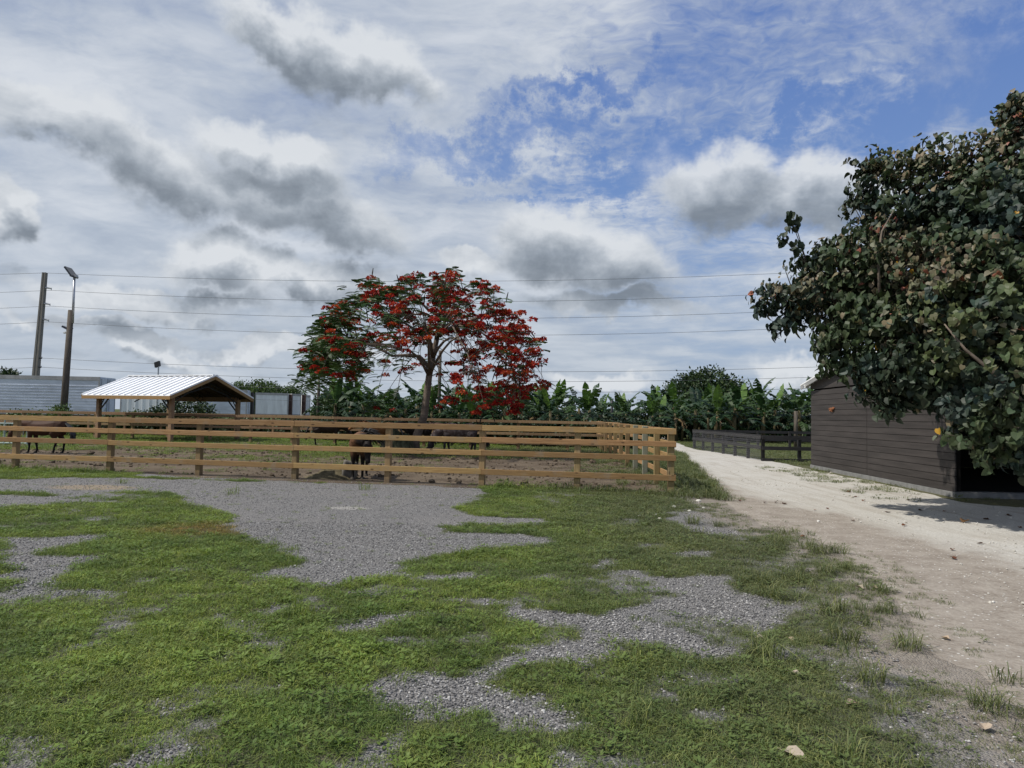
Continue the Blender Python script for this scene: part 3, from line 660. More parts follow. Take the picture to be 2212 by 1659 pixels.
# gable trim above the planks, following the roof pitch
RZ0, RZM = 3.02, 3.80
def gable(off, t, z0, z1, zm, ov):
    a = SN-e1*ov; b = SF+e1*ov; m_ = (a+b)/2; vs = []
    for s in (0, 1):
        o_ = e2*(off+t*s); vs += [a+o_+up*WH*1.016, b+o_+up*WH*1.016, b+o_+up*z1, m_+o_+up*zm, a+o_+up*z1]
    mb = MB(); mb.raw(vs, [(0, 1, 2, 3, 4), (9, 8, 7, 6, 5), (0, 5, 6, 1), (1, 6, 7, 2), (2, 7, 8, 3), (3, 8, 9, 4), (4, 9, 5, 0)]); return mb
gable(-.05, .05, 0, RZ0-.02, RZM-.03, .0).build('gable_board', M['brownplank'], shed)
gable(WID-.1, .05, 0, RZ0-.02, RZM-.03, .0).build('gable_board', M['brownplank'], shed)
mb = MB(); mb.obox(SN+e2*(WID/2)+up*2.86-e1*-.03, e2*(WID/2-.02), e1*.03, up*.16); mb.build('header_beam', M['brownplank'], shed)  # front below is an invented opening, so this end reads as shade
mb = MB(); a = SN-e1*.45; b = SF+e1*.45; m_ = (a+b)/2; zz = RZ0-(RZM-RZ0)*.45/(WL1/2)
for (u_, v_, z0_, z1_) in ((a, m_, zz, RZM), (m_, b, RZM, zz)):
    nr_ = 24
    for i in range(nr_):
        x0 = -.25+(WID+.5)*i/nr_; x1 = -.25+(WID+.5)*(i+1)/nr_
        P4 = [u_+e2*x0+up*z0_, u_+e2*x1+up*z0_, v_+e2*x1+up*z1_, v_+e2*x0+up*z1_]
        mb.raw([p for p in P4]+[p+up*.03 for p in P4], [(0, 1, 2, 3), (7, 6, 5, 4), (0, 4, 5, 1), (1, 5, 6, 2), (2, 6, 7, 3), (3, 7, 4, 0)])
        mb.beam(P4[0]+up*.04, P4[3]+up*.04, .04, .04)
mb.build('roof', M['roofmetal'], shed)
mb = MB()
for (u_, v_, z0_, z1_) in ((a, m_, zz, RZM), (m_, b, RZM, zz)): mb.beam(u_-e2*.24+up*(z0_-.06), v_-e2*.24+up*(z1_-.06), .03, .11)
mb.build('rake_trim', M['greytrim'], shed)
lp = SF-e2*.16+up*2.98-e1*.05
wl = thing('floodlight', 'small white floodlight under the eave at the far corner of the brown shed', 'light', tuple(lp))
mb = MB(); mb.box(lp-e2*.06-up*.05, (.16, .1, .12), .3); mb.build('housing', M['lamp'], wl)
mb = MB(); mb.beam(lp+e2*.11, lp-e2*.02, .03, .03); mb.build('bracket', M['black'], wl)
mb = MB(); mb.box(lp-e2*.145-up*.06, (.012, .08, .09), .3); mb.build('lens', M['steel'], wl)
# rusty leaf-shaped ornament on the plank wall
oy = (3335/1.8517, 1637/1.8517); rr = ray(*oy); den = rr.x*e1.y-rr.y*e1.x; s_ = (SN.x*rr.y-SN.y*rr.x)/den; op = SN+e1*s_; tt = op.y/rr.y; op = op+up*(CAM_H+rr.z*tt)-e2*.05
M['ornament'] = plain('rusty_orange', (0.27, 0.11, 0.05), 0.7, 0.3, 0.5, 14)
mb = MB()
for k in range(26):
    a_ = random.uniform(0, 6.28); r_ = random.uniform(.02, 1); c = op+e1*math.cos(a_)*.19*r_+up*math.sin(a_)*.075*r_-e2*random.uniform(.0, .05); mb.ball(c, (.02, .045, .03), 6, 4, jit=.25)
tag(mb.build('wall_ornament', M['ornament']), 'small rusty orange ornament fixed to the brown plank wall', 'ornament')

# ------------------------------------------------------------------ horse shelter
sa, sb, sc = Vector((-22.4, 38.6, 0)), Vector((-17.5, 36.6, 0)), Vector((-15.75, 40.9, 0)); sd_ = sa+sc-sb
su_ = (sb-sa).normalized(); sw = (sc-sb).normalized(); LA = (sb-sa).length; LB = (sc-sb).length
sh = thing('run_in_shelter', 'open horse shelter with a ribbed silver gable roof on timber posts', 'shelter', tuple((sa+sc)/2))
EZ, RZ = 2.36, 3.52; ov = .62; og = .55
ea, eb = sa-su_*og-sw*ov, sb+su_*og-sw*ov; ec, ed_ = sc+su_*og+sw*ov, sd_-su_*og+sw*ov
ra = (sa+sd_)/2-su_*og; rb = (sb+sc)/2+su_*og; ez = EZ-.0; 
mb = MB()
for (p0, p1, r0, r1) in ((ea, eb, ra, rb), (ed_, ec, ra, rb)):
    L4 = [p0+up*ez, p1+up*ez, r1+up*RZ, r0+up*RZ]
    mb.raw(L4+[p+up*.025 for p in L4], [(3, 2, 1, 0), (4, 5, 6, 7), (0, 1, 5, 4), (1, 2, 6, 5), (2, 3, 7, 6), (3, 0, 4, 7)])
    nr_ = 14
    for i in range(nr_+1):
        f = i/nr_; a = p0.lerp(p1, f)+up*(ez+.05); b = r0.lerp(r1, f)+up*(RZ+.05); mb.beam(a, b, .06, .075)
mb.beam(ra+up*(RZ+.07), rb+up*(RZ+.07), .36, .05)
mb.build('roof', M['roofmetal'], sh)
M['underside'] = plain('rafter_shade_brown', (0.075, 0.055, 0.042), 0.9, 0.1)
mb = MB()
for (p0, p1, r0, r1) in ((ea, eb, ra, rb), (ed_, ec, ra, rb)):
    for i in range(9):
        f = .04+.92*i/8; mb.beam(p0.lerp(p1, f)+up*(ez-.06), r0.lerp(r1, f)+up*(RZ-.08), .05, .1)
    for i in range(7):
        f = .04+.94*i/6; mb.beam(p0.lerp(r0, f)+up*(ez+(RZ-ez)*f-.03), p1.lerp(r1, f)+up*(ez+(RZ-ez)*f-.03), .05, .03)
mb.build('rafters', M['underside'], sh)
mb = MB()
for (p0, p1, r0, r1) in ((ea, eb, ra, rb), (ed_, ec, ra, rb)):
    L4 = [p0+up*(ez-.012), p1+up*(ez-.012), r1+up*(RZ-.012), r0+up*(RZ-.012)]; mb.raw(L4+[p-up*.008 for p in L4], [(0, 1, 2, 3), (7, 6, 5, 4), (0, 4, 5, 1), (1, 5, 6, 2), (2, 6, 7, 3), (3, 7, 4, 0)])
mb.build('roof_shade_sheet', M['underside'], sh)  # dark sheet added so the underside of the metal roof reads as shade
mb = MB()
mb.beam(ea+up*(ez-.09), eb+up*(ez-.09), .04, .17); mb.beam(ed_+up*(ez-.09), ec+up*(ez-.09), .04, .17)
for p0, p1, r_ in ((eb, ec, rb), (ea, ed_, ra)):
    mb.beam(p0+up*(ez-.07), r_+up*(RZ-.07), .045, .18); mb.beam(p1+up*(ez-.07), r_+up*(RZ-.07), .045, .18)
mb.build('fascia', M['board'], sh)
mb = MB(); 
for a, b in ((sa, sb), (sd_, sc)): mb.beam(a+up*(EZ-.02), b+up*(EZ-.02), .1, .2)
mb.build('wall_plate', M['rough_timber'], sh)
for p in (sa, sb, sc, sd_):
    mb = MB(); mb.box((p.x, p.y, EZ/2-.2), (.2, .2, EZ+.3), math.atan2(su_.y, su_.x)); mb.build('post', M['rough_timber'], sh)
for i in range(3):
    f = i/2; a = sa.lerp(sb, f); b = sd_.lerp(sc, f); mb = MB(); m_ = (a+b)/2
    z0 = EZ+.05; hz = RZ-.32
    mb.beam(a+up*z0, m_+up*hz, .05, .06); mb.beam(b+up*z0, m_+up*hz, .05, .06); mb.beam(a+up*(z0-.35), a.lerp(b, .2)+up*(z0+.1), .04, .05); mb.beam(b+up*(z0-.35), b.lerp(a, .2)+up*(z0+.1), .04, .05)
    mb.beam(a.lerp(b, .18)+up*(z0+.1), m_+up*(hz-.25), .04, .05); mb.beam(b.lerp(a, .18)+up*(z0+.1), m_+up*(hz-.25), .04, .05)
    for k in range(10):
        f1 = k/10; f2 = (k+.5)/10
        for p, r_ in ((a, m_), (b, m_)):
            mb.beam(p.lerp(r_, f1)+up*(z0+(hz-z0)*f1), p.lerp(r_, f2)+up*(z0-.22+(hz-z0)*f2), .025, .03)
    mb.build('truss', M['black'], sh)
for p, d in ((sa, su_), (sb, -su_), (sc, -su_), (sd_, su_)):
    mb = MB(); mb.beam(p+up*(EZ-.75)+d*.1, p+d*.75+up*(EZ-.1), .05, .06); mb.beam(p+up*(EZ-.5)+d*.15, p+d*.4+up*(EZ-.12), .04, .04); mb.build('brace', M['black'], sh)

# ------------------------------------------------------------------ trailers
def trailer(label, p0, p1, ztop, depth, mat, ribs, doors_at_end=True, name='semi_trailer', ztr=0.28, zb=1.15):
    """long side from p0 to p1 facing the camera, body extends back by depth"""
    p0 = Vector((p0[0], p0[1], 0)); p1 = Vector((p1[0], p1[1], 0)); d = (p1-p0); L = d.length; d.normalize(); nb = Vector((-d.y, d.x, 0)); nb = nb if nb.y > 0 else -nb
    t = thing(name, label, 'trailer', tuple((p0+p1)/2+nb*depth/2), 'parked trailers behind the paddock'); c = (p0+p1)/2+nb*depth/2
    mb = MB(); mb.obox(c+up*((ztop+zb)/2), d*L/2, nb*depth/2, up*((ztop-zb)/2))
    if ribs == 'h':
        k = int((ztop-zb-.5)/.22)
        for i in range(k): mb.obox(p0+d*L/2-nb*.012+up*(zb+.2+.22*i), d*(L/2-.1), nb*.014, up*.018)
    else:
        k = int(L/.6)
        for i in range(k+1): mb.obox(p0+d*(.05+(L-.1)*i/max(1, k))-nb*.012+up*((ztop+zb)/2), d*.03, nb*.014, up*((ztop-zb)/2-.1))
    mb.build('cargo_box', mat, t)
    mb = MB(); mb.obox(p0+d*L/2-nb*.02+up*(ztop-ztr/2), d*(L/2+.01), nb*.022, up*ztr/2); mb.obox(p0+d*L/2-nb*.02+up*(zb+.08), d*(L/2+.01), nb*.022, up*.09)
    mb.build('side_rail', M['greytrim'], t)
    for e, s in ((p1, 1), (p0, -1)):
        mb = MB(); mb.obox(e+d*s*.01-nb*.01+up*((ztop+zb)/2), d*.05, nb*.04, up*((ztop-zb)/2)); mb.build('corner_post', M['greytrim'], t)
    for k in range(2):
        cc = p1+d*.035+nb*(depth*(.25+.5*k))+up*((ztop+zb)/2); dr = MB(); dr.obox(cc, d*.02, nb*(depth/4-.05), up*((ztop-zb)/2-.1)); dd = dr.build('rear_door', mat, t)
        mb = MB()
        for s in (-.18, .22): mb.tube([cc+d*.05+nb*(depth*s*.9)-up*((ztop-zb)/2-.1), cc+d*.05+nb*(depth*s*.9)+up*((ztop-zb)/2-.1)], .022, 6)
        mb.build('lock_rod', M['steel'], dd)
    mb = MB(); mb.obox(c+up*(zb-.12), d*(L/2-.1), nb*.5, up*.1); mb.build('chassis', M['black'], t)
    for s in (.12, .2):
        for w in (.2, depth-.2):
            mb = MB(); p = p1-d*L*s+nb*w+up*.5; mb.tube([p-nb*.14, p+nb*.14], .5, 18); mb.build('wheel', M['tyre'], t, False)
    return t
a0 = at(-150, 800, 53.0); a1 = at(215, 812, 54)
trailer('long silver ribbed semi-trailer at the left edge, behind the light pole', a0, a1, 4.05, 2.6, M['silver'], 'h')
trailer('white trailer partly hidden behind the silver-roofed shelter', at(262, 850, 68), at(428, 850, 69), 4.0, 2.6, M['whitepaint'], 'v')
trailer('ribbed trailer end showing right behind the shelter gable', at(440, 850, 80), at(533, 845, 81), 4.05, 2.6, M['silver'], 'h')
trailer('wide white trailer just right of the shelter', at(553, 850, 90), at(622, 850, 91), 4.0, 2.6, M['whitepaint'], 'v')
trailer('narrow white trailer second from the right end of the parked row', at(632, 850, 93), at(650, 850, 93.5), 4.0, 2.6, M['whitepaint'], 'v')
trailer('rightmost white trailer of the parked row, beside the green bushes', at(660, 850, 95), at(670, 850, 95.3), 3.9, 2.6, M['whitepaint'], 'v')
for i, (px, Y) in enumerate(((542, 86), (627, 92), (656, 94))):  # fillers added for the dark and brown gaps between the trailers
    p = at(px, 860, Y); mb = MB(); w = (12, 8, 8)[i]/FPX*Y
    for s in (-.5, .5): mb.box((p.x+s*w*.8, Y, 2.55), (w*.18, .12, 2.7))
    for z in (1.3, 2.2, 3.1, 3.85): mb.box((p.x, Y+.06, z), (w*.9, .05, .12))
    mb.box((p.x, Y+.3, 2.5), (w*.7, .4, 2.6)); mb.box((p.x, Y+.3, .55), (w*.5, .4, 1.2))
    tag(mb.build('gap_filler', M['gapfill'] if i else M['black']), ('added dark filler in the gap between the shelter and the wide white trailer', 'added brown filler in the gap right of the wide white trailer', 'added brown filler in the gap left of the rightmost white trailer')[i], 'frame')

# ------------------------------------------------------------------ poles, lamps and power lines
def power_pole(pxt, pyt, Y, label, bx=None):
    t = at(pxt, pyt, Y); bx = t.x if bx is None else bx; rt = thing('power_pole', label, 'pole', (bx, Y, 0), 'power poles'); mb = MB()
    def P(z): f = z/t.z; return Vector((bx+(t.x-bx)*f, Y, z))
    zs = [-1, 0, t.z*.5, t.z]
    for k in range(3):
        a, b = P(zs[k]), P(zs[k+1]); w = lambda z: (.27-.09*max(0, z)/t.z)
        vs = []
        for p in (a, b):
            h = w(p.z)
            # square section with a groove down the front face
            vs += [p+Vector((x*h, y*h, 0)) for x, y in ((-1, -1), (-.3, -1), (-.18, -.8), (.18, -.8), (.3, -1), (1, -1), (1, 1), (-1, 1))]
        mb.raw(vs, [(i, (i+1) % 8, 8+(i+1) % 8, 8+i) for i in range(8)]+([tuple(range(8, 16))] if k == 2 else []))
    mb.build('shaft', M['concrete'], rt)
    att = []
    for k, f in enumerate((.995, .895, .79, .685)):
        p = P(t.z*f); h = .27-.09*f
        if k == 0: att.append(p+up*.05); continue
        mb = MB(); e = p+Vector((h+.62, -.05, .0)); mb.tube([p+Vector((h-.02, -.05, 0.06)), p+Vector((h+.15, -.05, .06)), e], [.07, .085, .075], 8); mb.tube([e, e-up*.16], .035, 6); mb.build('insulator', M['steel'], rt); att.append(e-up*.18)
    for f in (.43, .37, .305):
        p = P(t.z*f); h = .27-.09*f; mb = MB(); e = p+Vector((h+.25, -.05, 0)); mb.tube([p+Vector((h-.02, -.05, .05)), e, e+up*.18], .04, 6); mb.build('bracket', M['black'], rt); att.append(e+up*.05)
    att.append(P(t.z*.225)+Vector((.4, -.1, 0)))
    return rt, att
pA, attA = power_pole(97, 589, 70, 'tall leaning concrete power pole behind the silver trailer', at(82, 808, 70).x-.4)
pB, attB = power_pole(1880, 580, 70, 'power pole standing beyond the big tree and the brown shed')
attC = [a+Vector((-72, -4, -.6)) for a in attA]
sags = [1.05, 1.25, 1.25, 1.25, 1.0, 1.0, 1.0, .9]
WN = ['top power cable strung between the poles across the sky', 'second power cable from the top', 'third power cable from the top', 'fourth power cable from the top', 'upper of the three lower cables', 'middle of the three lower cables', 'lowest of the three lower cables', 'thin bottom wire just above the plantation']
for i in range(8):
    mb = MB()
    for a, b, sg in ((attC[i], attA[i], sags[i]), (attA[i], attB[i], sags[i])):
        pts = [a.lerp(b, f/24)-up*sg*4*(f/24)*(1-f/24) for f in range(25)]; mb.tube(pts, .017 if i < 7 else .010, 5)
    tag(mb.build('power_line', M['cable']), WN[i], 'cable', 'power lines')
mb = MB(); a = attB[0]
# solar light pole
Y = 43; b = gz(139, 948); bx = at(140, 887, Y).x-.12; tp = at(153.5, 670, Y); pt = at(160, 598, Y)
lp_ = thing('light_pole', 'dark wooden pole carrying a solar floodlight on a steel pipe', 'light pole', (bx, Y, 0))
mb = MB(); mb.tube([(bx, Y, -.5), ((bx+tp.x)/2, Y, tp.z/2), tp], [.21, .19, .16], 12); mb.build('pole', M['oldpole'], lp_, True)
pb = at(157, 698, Y); mb = MB(); mb.tube([(pb.x+.03, Y-.05, pb.z), (pt.x+.05, Y-.05, pt.z)], .07, 8); mb.build('pipe', M['steel'], lp_, True)
mb = MB(); c = at(155, 589, Y); mb.obox(c+Vector((0, -.05, 0)), Vector((.23, 0, -.29)), Vector((0, .34, 0)), Vector((.04, 0, .03))); hd = mb.build('lamp_head', M['panel'], lp_)
mb = MB(); c2 = at(160, 596, Y); mb.obox(c2+Vector((.02, -.05, 0)), Vector((.2, 0, -.02)), Vector((0, .12, 0)), Vector((0, 0, .07))); mb.build('bracket', M['steel'], hd)
def wall_lamp(px, py, Y, label, tilt, mat, s=1.0):
    c = at(px, py, Y); t = thing('floodlight', label, 'light', tuple(c)); mb = MB()
    mb.obox(c, Vector((.19*s, 0, -.09*s*tilt)), Vector((0, .14*s, 0)), Vector((.03*s, 0, .05*s))); mb.build('housing', mat, t)
    mb = MB(); mb.beam(c+Vector((.15*s, 0, 0)), c+Vector((.42*s, 0, -.03)), .05, .05); mb.build('bracket', M['black'], t); return t
wall_lamp(143, 708.5, Y, 'small black floodlight bracketed to the left of the wooden light pole', 1.0, M['panel'])
wall_lamp(144.5, 717.5, Y, 'small pale lamp just below the black floodlight on the light pole', -.6, M['lamp'], .8)
Y2 = 62; c = at(342.5, 790, Y2); l2 = thing('street_lamp', 'thin distant lamp post rising behind the shelter roof', 'street lamp', (c.x, Y2, 0))
mb = MB(); mb.tube([(c.x, Y2, -.3), (c.x, Y2, c.z)], [.08, .06], 8); mb.build('pole', M['steel'], l2)
mb = MB(); mb.obox(c+Vector((-.1, 0, .12)), Vector((.2, 0, .08)), Vector((0, .15, 0)), Vector((-.04, 0, .22))); mb.build('lamp_head', M['black'], l2)

# ------------------------------------------------------------------ hay, block, pipe panel
hp = gz(660, 1040); 
mb = MB(); bb = gz(676, 1030)
def mound(c, rx, ry, h, name, mat, seed=1, n=28, m=10):
    mb = MB(); vs = []; fs = []
    for j in range(m+1):
        for i in range(n):
            a = 2*math.pi*i/n; f = j/m; k = 1+.22*mnoise.noise(Vector((math.cos(a)*2, math.sin(a)*2, seed))); x = math.cos(a)*rx*f*k; y = math.sin(a)*ry*f*k
            vs.append((c[0]+x, c[1]+y, max(-.03, h*(1-f*f)**1.2*(1+.35*mnoise.noise(Vector((x*3, y*3, seed+4)))+.35*mnoise.noise(Vector((x*11, y*11, seed))))-.02*f)))
    for j in range(m):
        for i in range(n): i2 = (i+1) % n; fs.append((j*n+i, (j+1)*n+i, (j+1)*n+i2, j*n+i2))
    mb.raw(vs, fs); o = mb.build(name, mat, None, True); weld(o); return o
c = FP[3]+FDIR*.75+FN*.55
tag(mound(c, .78, .40, .24, 'hay_pile', M['hay']), 'heap of dusty hay behind the foot of the fence, beside a grey block', 'hay pile')
c2 = FP[3]+FDIR*1.18+FN*.62
mb = MB(); mb.obox(c2+up*.21, Vector((.17, .05, -.05)), Vector((-.06, .19, 0)), Vector((.05, 0, .23))); o = bevel(mb.build('stone_block', M['rock']), .04, 2); tag(o, 'dark grey block leaning in the hay heap by the fence', 'block')
Yp = 31; pa = at(-40, 925, Yp); pbb = at(60, 925, Yp); pp = thing('corral_panel', 'pale pipe corral panel at the left edge beyond the bay horse', 'gate', (pbb.x, Yp, 0))
for z in (.1, .95):
    mb = MB(); mb.tube([(pa.x, Yp, z), (pbb.x, Yp, z)], .03, 8); mb.build('rail', M['palepaint'], pp)
for x in (pa.x, (pa.x+pbb.x)/2, at(36, 925, Yp).x, pbb.x):
    mb = MB(); mb.tube([(x, Yp, .0), (x, Yp, 1.2)], .03, 8); mb.build('post', M['palepaint'], pp)
mb = MB(); k = 16
for i in range(k): x = pa.x+(pbb.x-pa.x)*(i+.5)/k; mb.tube([(x, Yp, .11), (x, Yp, .94)], .009, 4)
mb.build('infill_bars', M['palepaint'], pp)

# ------------------------------------------------------------------ vegetation helpers
def rv(s=1.0): return Vector((random.gauss(0, s), random.gauss(0, s), random.gauss(0, s)))
def unit():
    v = rv()
    return v.normalized() if v.length > 1e-6 else Vector((0, 0, 1))
def cmul(c, k): return tuple(min(1, x*k) for x in c)
def cjit(c, a=.18):
    k = 1+random.uniform(-a, a); return (c[0]*k*(1+random.uniform(-a, a)*.5), c[1]*k, c[2]*k*(1+random.uniform(-a, a)*.5))
def heart_leaf(mb, p, d, n, L, Wd, col, fold=.25, curl=.3):
    """broad heart-shaped leaf hanging from p along d, facing n"""
    d = d.normalized(); s = d.cross(n)
    if s.length < 1e-3: s = Vector((1, 0, 0))
    s.normalize(); n = s.cross(d).normalized()
    prof = [(-.09, .32), (.12, .52), (.45, .51), (.78, .30)]
    mid = [p+d*L*t-n*curl*L*t*t for t in (0.02, .10, .42, .74)]; tip = p+d*L*.99-n*curl*L*1.0
    Ls = []; Rs = []
    for (t, w), m_ in zip(prof, mid):
        b = p+d*L*t-n*curl*L*t*t; Ls.append(b+s*w*Wd+n*(fold*w*Wd-.1*Wd*w)); Rs.append(b-s*w*Wd+n*(fold*w*Wd))
    vs = mid+Ls+Rs+[tip]
    mb.raw(vs, [(0, 1, 5, 4), (1, 2, 6, 5), (2, 3, 7, 6), (3, 12, 7), (0, 8, 9, 1), (1, 9, 10, 2), (2, 10, 11, 3), (3, 11, 12)], col)
def small_leaf(mb, p, d, n, L, w, col):
    d = d.normalized(); s = d.cross(n)
    if s.length < 1e-3: s = Vector((1, 0, 0))
    s.normalize(); mb.raw([p, p+d*L*.5+s*w, p+d*L, p+d*L*.5-s*w], [(0, 1, 2, 3)], col)
def bez(a, b, c, n=6): return [a*(1-t)**2+b*2*t*(1-t)+c*t*t for t in [i/n for i in range(n+1)]]

# ------------------------------------------------------------------ big broad-leaved tree, right
TB = Vector((11.3, 13.2, 0))
bt = thing('broadleaf_tree', 'big dark-leaved tree overhanging the brown shed at the right edge', 'tree', tuple(TB))
LOBES = [(1662, 640, 13.6, .36), (1700, 690, 13.5, .36), (1718, 628, 13.5, .52), (1760, 585, 13.6, .50), (1800, 650, 13.4, .70), (1810, 545, 13.6, .46), (1850, 600, 13.4, .75),
 (1872, 480, 13.8, .46), (1872, 420, 14.0, .40), (1898, 365, 14.2, .55), (1950, 365, 13.8, .60), (1960, 480, 13.6, .90), (2010, 370, 13.4, .70), (2075, 355, 13.2, .62), (2090, 430, 13.0, .95), (2150, 330, 13.0, .60),
 (2195, 275, 12.8, .50), (2205, 225, 12.8, .28), (2250, 260, 12.8, .75), (1800, 745, 12.9, .30), (1830, 720, 12.8, .55), (1800, 790, 12.8, .22), (1860, 790, 12.6, .45), (1905, 700, 12.8, .75), (1900, 840, 12.3, .42), (1920, 878, 12.2, .22), (1950, 800, 12.2, .62), (1990, 850, 12.0, .38),
 (1900, 560, 13.2, .85), (1990, 600, 12.6, 1.0), (2000, 730, 12.2, .85), (2040, 820, 11.9, .50), (2080, 560, 12.4, 1.1), (2080, 700, 11.9, 1.0), (2090, 850, 11.6, .60), (2090, 930, 11.4, .32), (2130, 975, 11.4, .20), (2150, 470, 12.4, 1.0), (2170, 620, 11.8, 1.1), (2170, 780, 11.4, 1.0), (2180, 900, 11.2, .62), (2195, 985, 11.3, .28),
 (2260, 380, 12.4, 1.0), (2270, 560, 11.8, 1.2), (2290, 760, 11.3, 1.1), (2290, 930, 11.0, .75), (2370, 640, 11.6, 1.3), (2400, 420, 12.4, 1.2), (2420, 820, 11.0, 1.2),
 (1760, 640, 14.7, .55), (1830, 690, 14.7, .6), (1800, 590, 15.0, .6), (1880, 640, 15.6, .8), (1900, 745, 14.4, .55), (1965, 640, 16.0, .9), (1930, 520, 15.6, .8),  # hidden rear lobes, added to cast shade on the shed wall and base
 (1950, 560, 14.8, 1.0), (2060, 520, 15.0, 1.3), (1850, 640, 14.8, .7), (2000, 700, 14.6, .9), (2150, 650, 15.2, 1.3), (2280, 560, 15.2, 1.5), (2300, 760, 14.6, 1.3), (2150, 800, 14.0, 1.0)]
mb = MB(); tw = MB(); clus = []
DK = (0.030, 0.044, 0.026); MID = (0.046, 0.066, 0.032); SUNLIT = (0.082, 0.105, 0.045); TAN = (0.15, 0.135, 0.085); RED = (0.26, 0.10, 0.07); YEL = (0.42, 0.24, 0.03); BLU = (0.035, 0.055, 0.043)
for (px, py, Y, r) in LOBES:
    c = at(px, py, Y); n = int(128*r**2+7)
    for i in range(n):
        u = unit(); u.z = u.z*.9; rr = r*random.uniform(.55, 1.04) if random.random() < .8 else r*random.uniform(.1, .6)
        clus.append((c+u*rr, c, u))
for p, c, u in clus:
    out = (p-TB-Vector((0, 0, 4))).normalized(); zone = mnoise.noise(p*.55+Vector((3, 1, 7))); dry = max(0, mnoise.noise(p*.8+Vector((11, 0, 2)))+.32)*(1 if p.z > 4.0 else .25)
    base = DK if zone < -.1 else (BLU if zone < .08 else MID)
    if 2.5 < p.z < 4.2 and p.x > 6.6 and random.random() < .40: base = SUNLIT  # sunlit band painted into the leaf colour; leaves below keep shade tones
    small = dry > .38 and p.z > 4.2
    for k in range(random.randint(6, 10)):
        d = (Vector((0, 0, -1))*random.uniform(.35, 1.1)+out*random.uniform(.0, .7)+unit()*.7); q_ = p+unit()*random.uniform(.02, .17)
        col = cjit(base, .25)
        if random.random() < dry*.75: col = cjit(TAN if random.random() < .94 else RED, .3)
        if random.random() < .0022: col = YEL
        L = random.uniform(.065, .11) if small else random.uniform(.075, .145)
        heart_leaf(mb, q_, d, (out+u*.5+unit()*.55+Vector((0, 0, .45))).normalized(), L, L*random.uniform(.9, 1.1), col, random.uniform(.0, .75), random.uniform(.0, .8))
    if random.random() < .55: tw.tube([p, p.lerp(c, .55)+Vector((0, 0, -.08))], [.005, .011], 4)
# lone sprig sticking out of the crown on its left
for (px, py) in ((1713, 468), (1712, 482), (1690, 512), (1722, 530)):
    p = at(px, py, 13.5); tw.tube([p, at(1745, 575, 13.6)], [.006, .012], 4)
    for k in range(11): heart_leaf(mb, p+unit()*.1, Vector((0, 0, -1))+unit()*.6, unit(), random.uniform(.1, .15), .13, cjit(DK, .2))
mb.build('crown', M['leaf'], bt)
tr = MB(); lim = []
tr.tube([TB+Vector((0, 0, -.3)), TB+Vector((-.05, .05, .9)), TB+Vector((-.2, 0, 1.9)), TB+Vector((-.3, .1, 2.8))], [.34, .27, .24, .20], 12)
for (px, py, Y, r) in LOBES[::2]:
    c = at(px, py, Y); s = TB+Vector((-.25, .08, random.uniform(1.5, 2.8))); md = s.lerp(c, .45)+Vector((0, 0, random.uniform(.1, .7)))
    tr.tube(bez(s, md, c, 7), [.10, .085, .07, .055, .042, .03, .022, .012], 7)
tr.tube([at(2212, 870, 10.9), at(2140, 800, 11.0), at(2085, 755, 11.1), at(2040, 700, 11.3)], [.035, .03, .022, .01], 7)
tr.tube([at(1900, 640, 12.6), at(1897, 560, 12.7), at(1905, 500, 12.7), at(1930, 455, 12.8)], [.03, .024, .018, .008], 6)
tr.build('trunk', M['bark'], bt, True); tw.build('twigs', M['darkbark'], bt)

# ------------------------------------------------------------------ red flowering tree
YP = 30.0
pt_ = thing('flame_tree', 'umbrella-shaped tree covered in red blossom, in the middle of the paddock', 'tree', (at(897, 968, YP).x, YP, 0))
def cp(x, y, dy=0.0): # photo crop coordinate -> world
    return at((1100+x*.6027)/1.8517, (1000+y*.6027)/1.8517, YP+dy)
b0 = Vector((at(897, 968, YP).x, YP, -.2))
tk = MB(); trunk = [b0, b0+up*.8, cp(990, 1100), cp(1005, 980), cp(1022, 840), cp(1045, 720), cp(1072, 600), cp(1090, 480), cp(1105, 430)]
tk.tube(trunk, [.24, .185, .168, .155, .14, .125, .11, .095, .08], 12)
LIMBS = [([cp(1020, 775), cp(960, 705), cp(860, 700), cp(780, 705), cp(690, 650), cp(560, 600), cp(430, 560)], .085, 0),
 ([cp(1090, 575), cp(1130, 535), cp(1200, 500), cp(1300, 465), cp(1420, 440), cp(1540, 430)], .085, 0),
 ([cp(1105, 430), cp(1140, 370), cp(1200, 300), cp(1260, 255)], .08, 0), ([cp(1100, 440), cp(1020, 400), cp(960, 340), cp(900, 270)], .08, 0),
 ([cp(1060, 650), cp(980, 560), cp(860, 480), cp(740, 430), cp(620, 400)], .08, .3), ([cp(1095, 480), cp(1010, 430), cp(920, 440), cp(830, 500), cp(780, 600)], .06, -.4),
 ([cp(1250, 480), cp(1350, 490), cp(1480, 520), cp(1600, 640), cp(1700, 790)], .06, 0), ([cp(1200, 500), cp(1330, 520), cp(1450, 620), cp(1560, 760), cp(1600, 900)], .05, -.5), ([cp(1300, 465), cp(1450, 400), cp(1600, 420), cp(1720, 560), cp(1780, 700)], .06, .3),
 ([cp(1090, 560), cp(1180, 500), cp(1230, 600), cp(1300, 720), cp(1340, 860)], .05, -1.0)]
sk = []
for pts, r, dy in LIMBS:
    pts = [p+Vector((0, dy*i/(len(pts)-1)*3, 0)) for i, p in enumerate(pts)]
    for i in range(1, len(pts)): pts[i] = pts[i]+Vector((0, random.uniform(-.3, .3)*i/4, 0))
    tk.tube(pts, [r*(1-.75*i/(len(pts)-1)) for i in range(len(pts))], 8); sk += [pts[i].lerp(pts[i+1], f/5) for i in range(len(pts)-1) for f in range(5)]
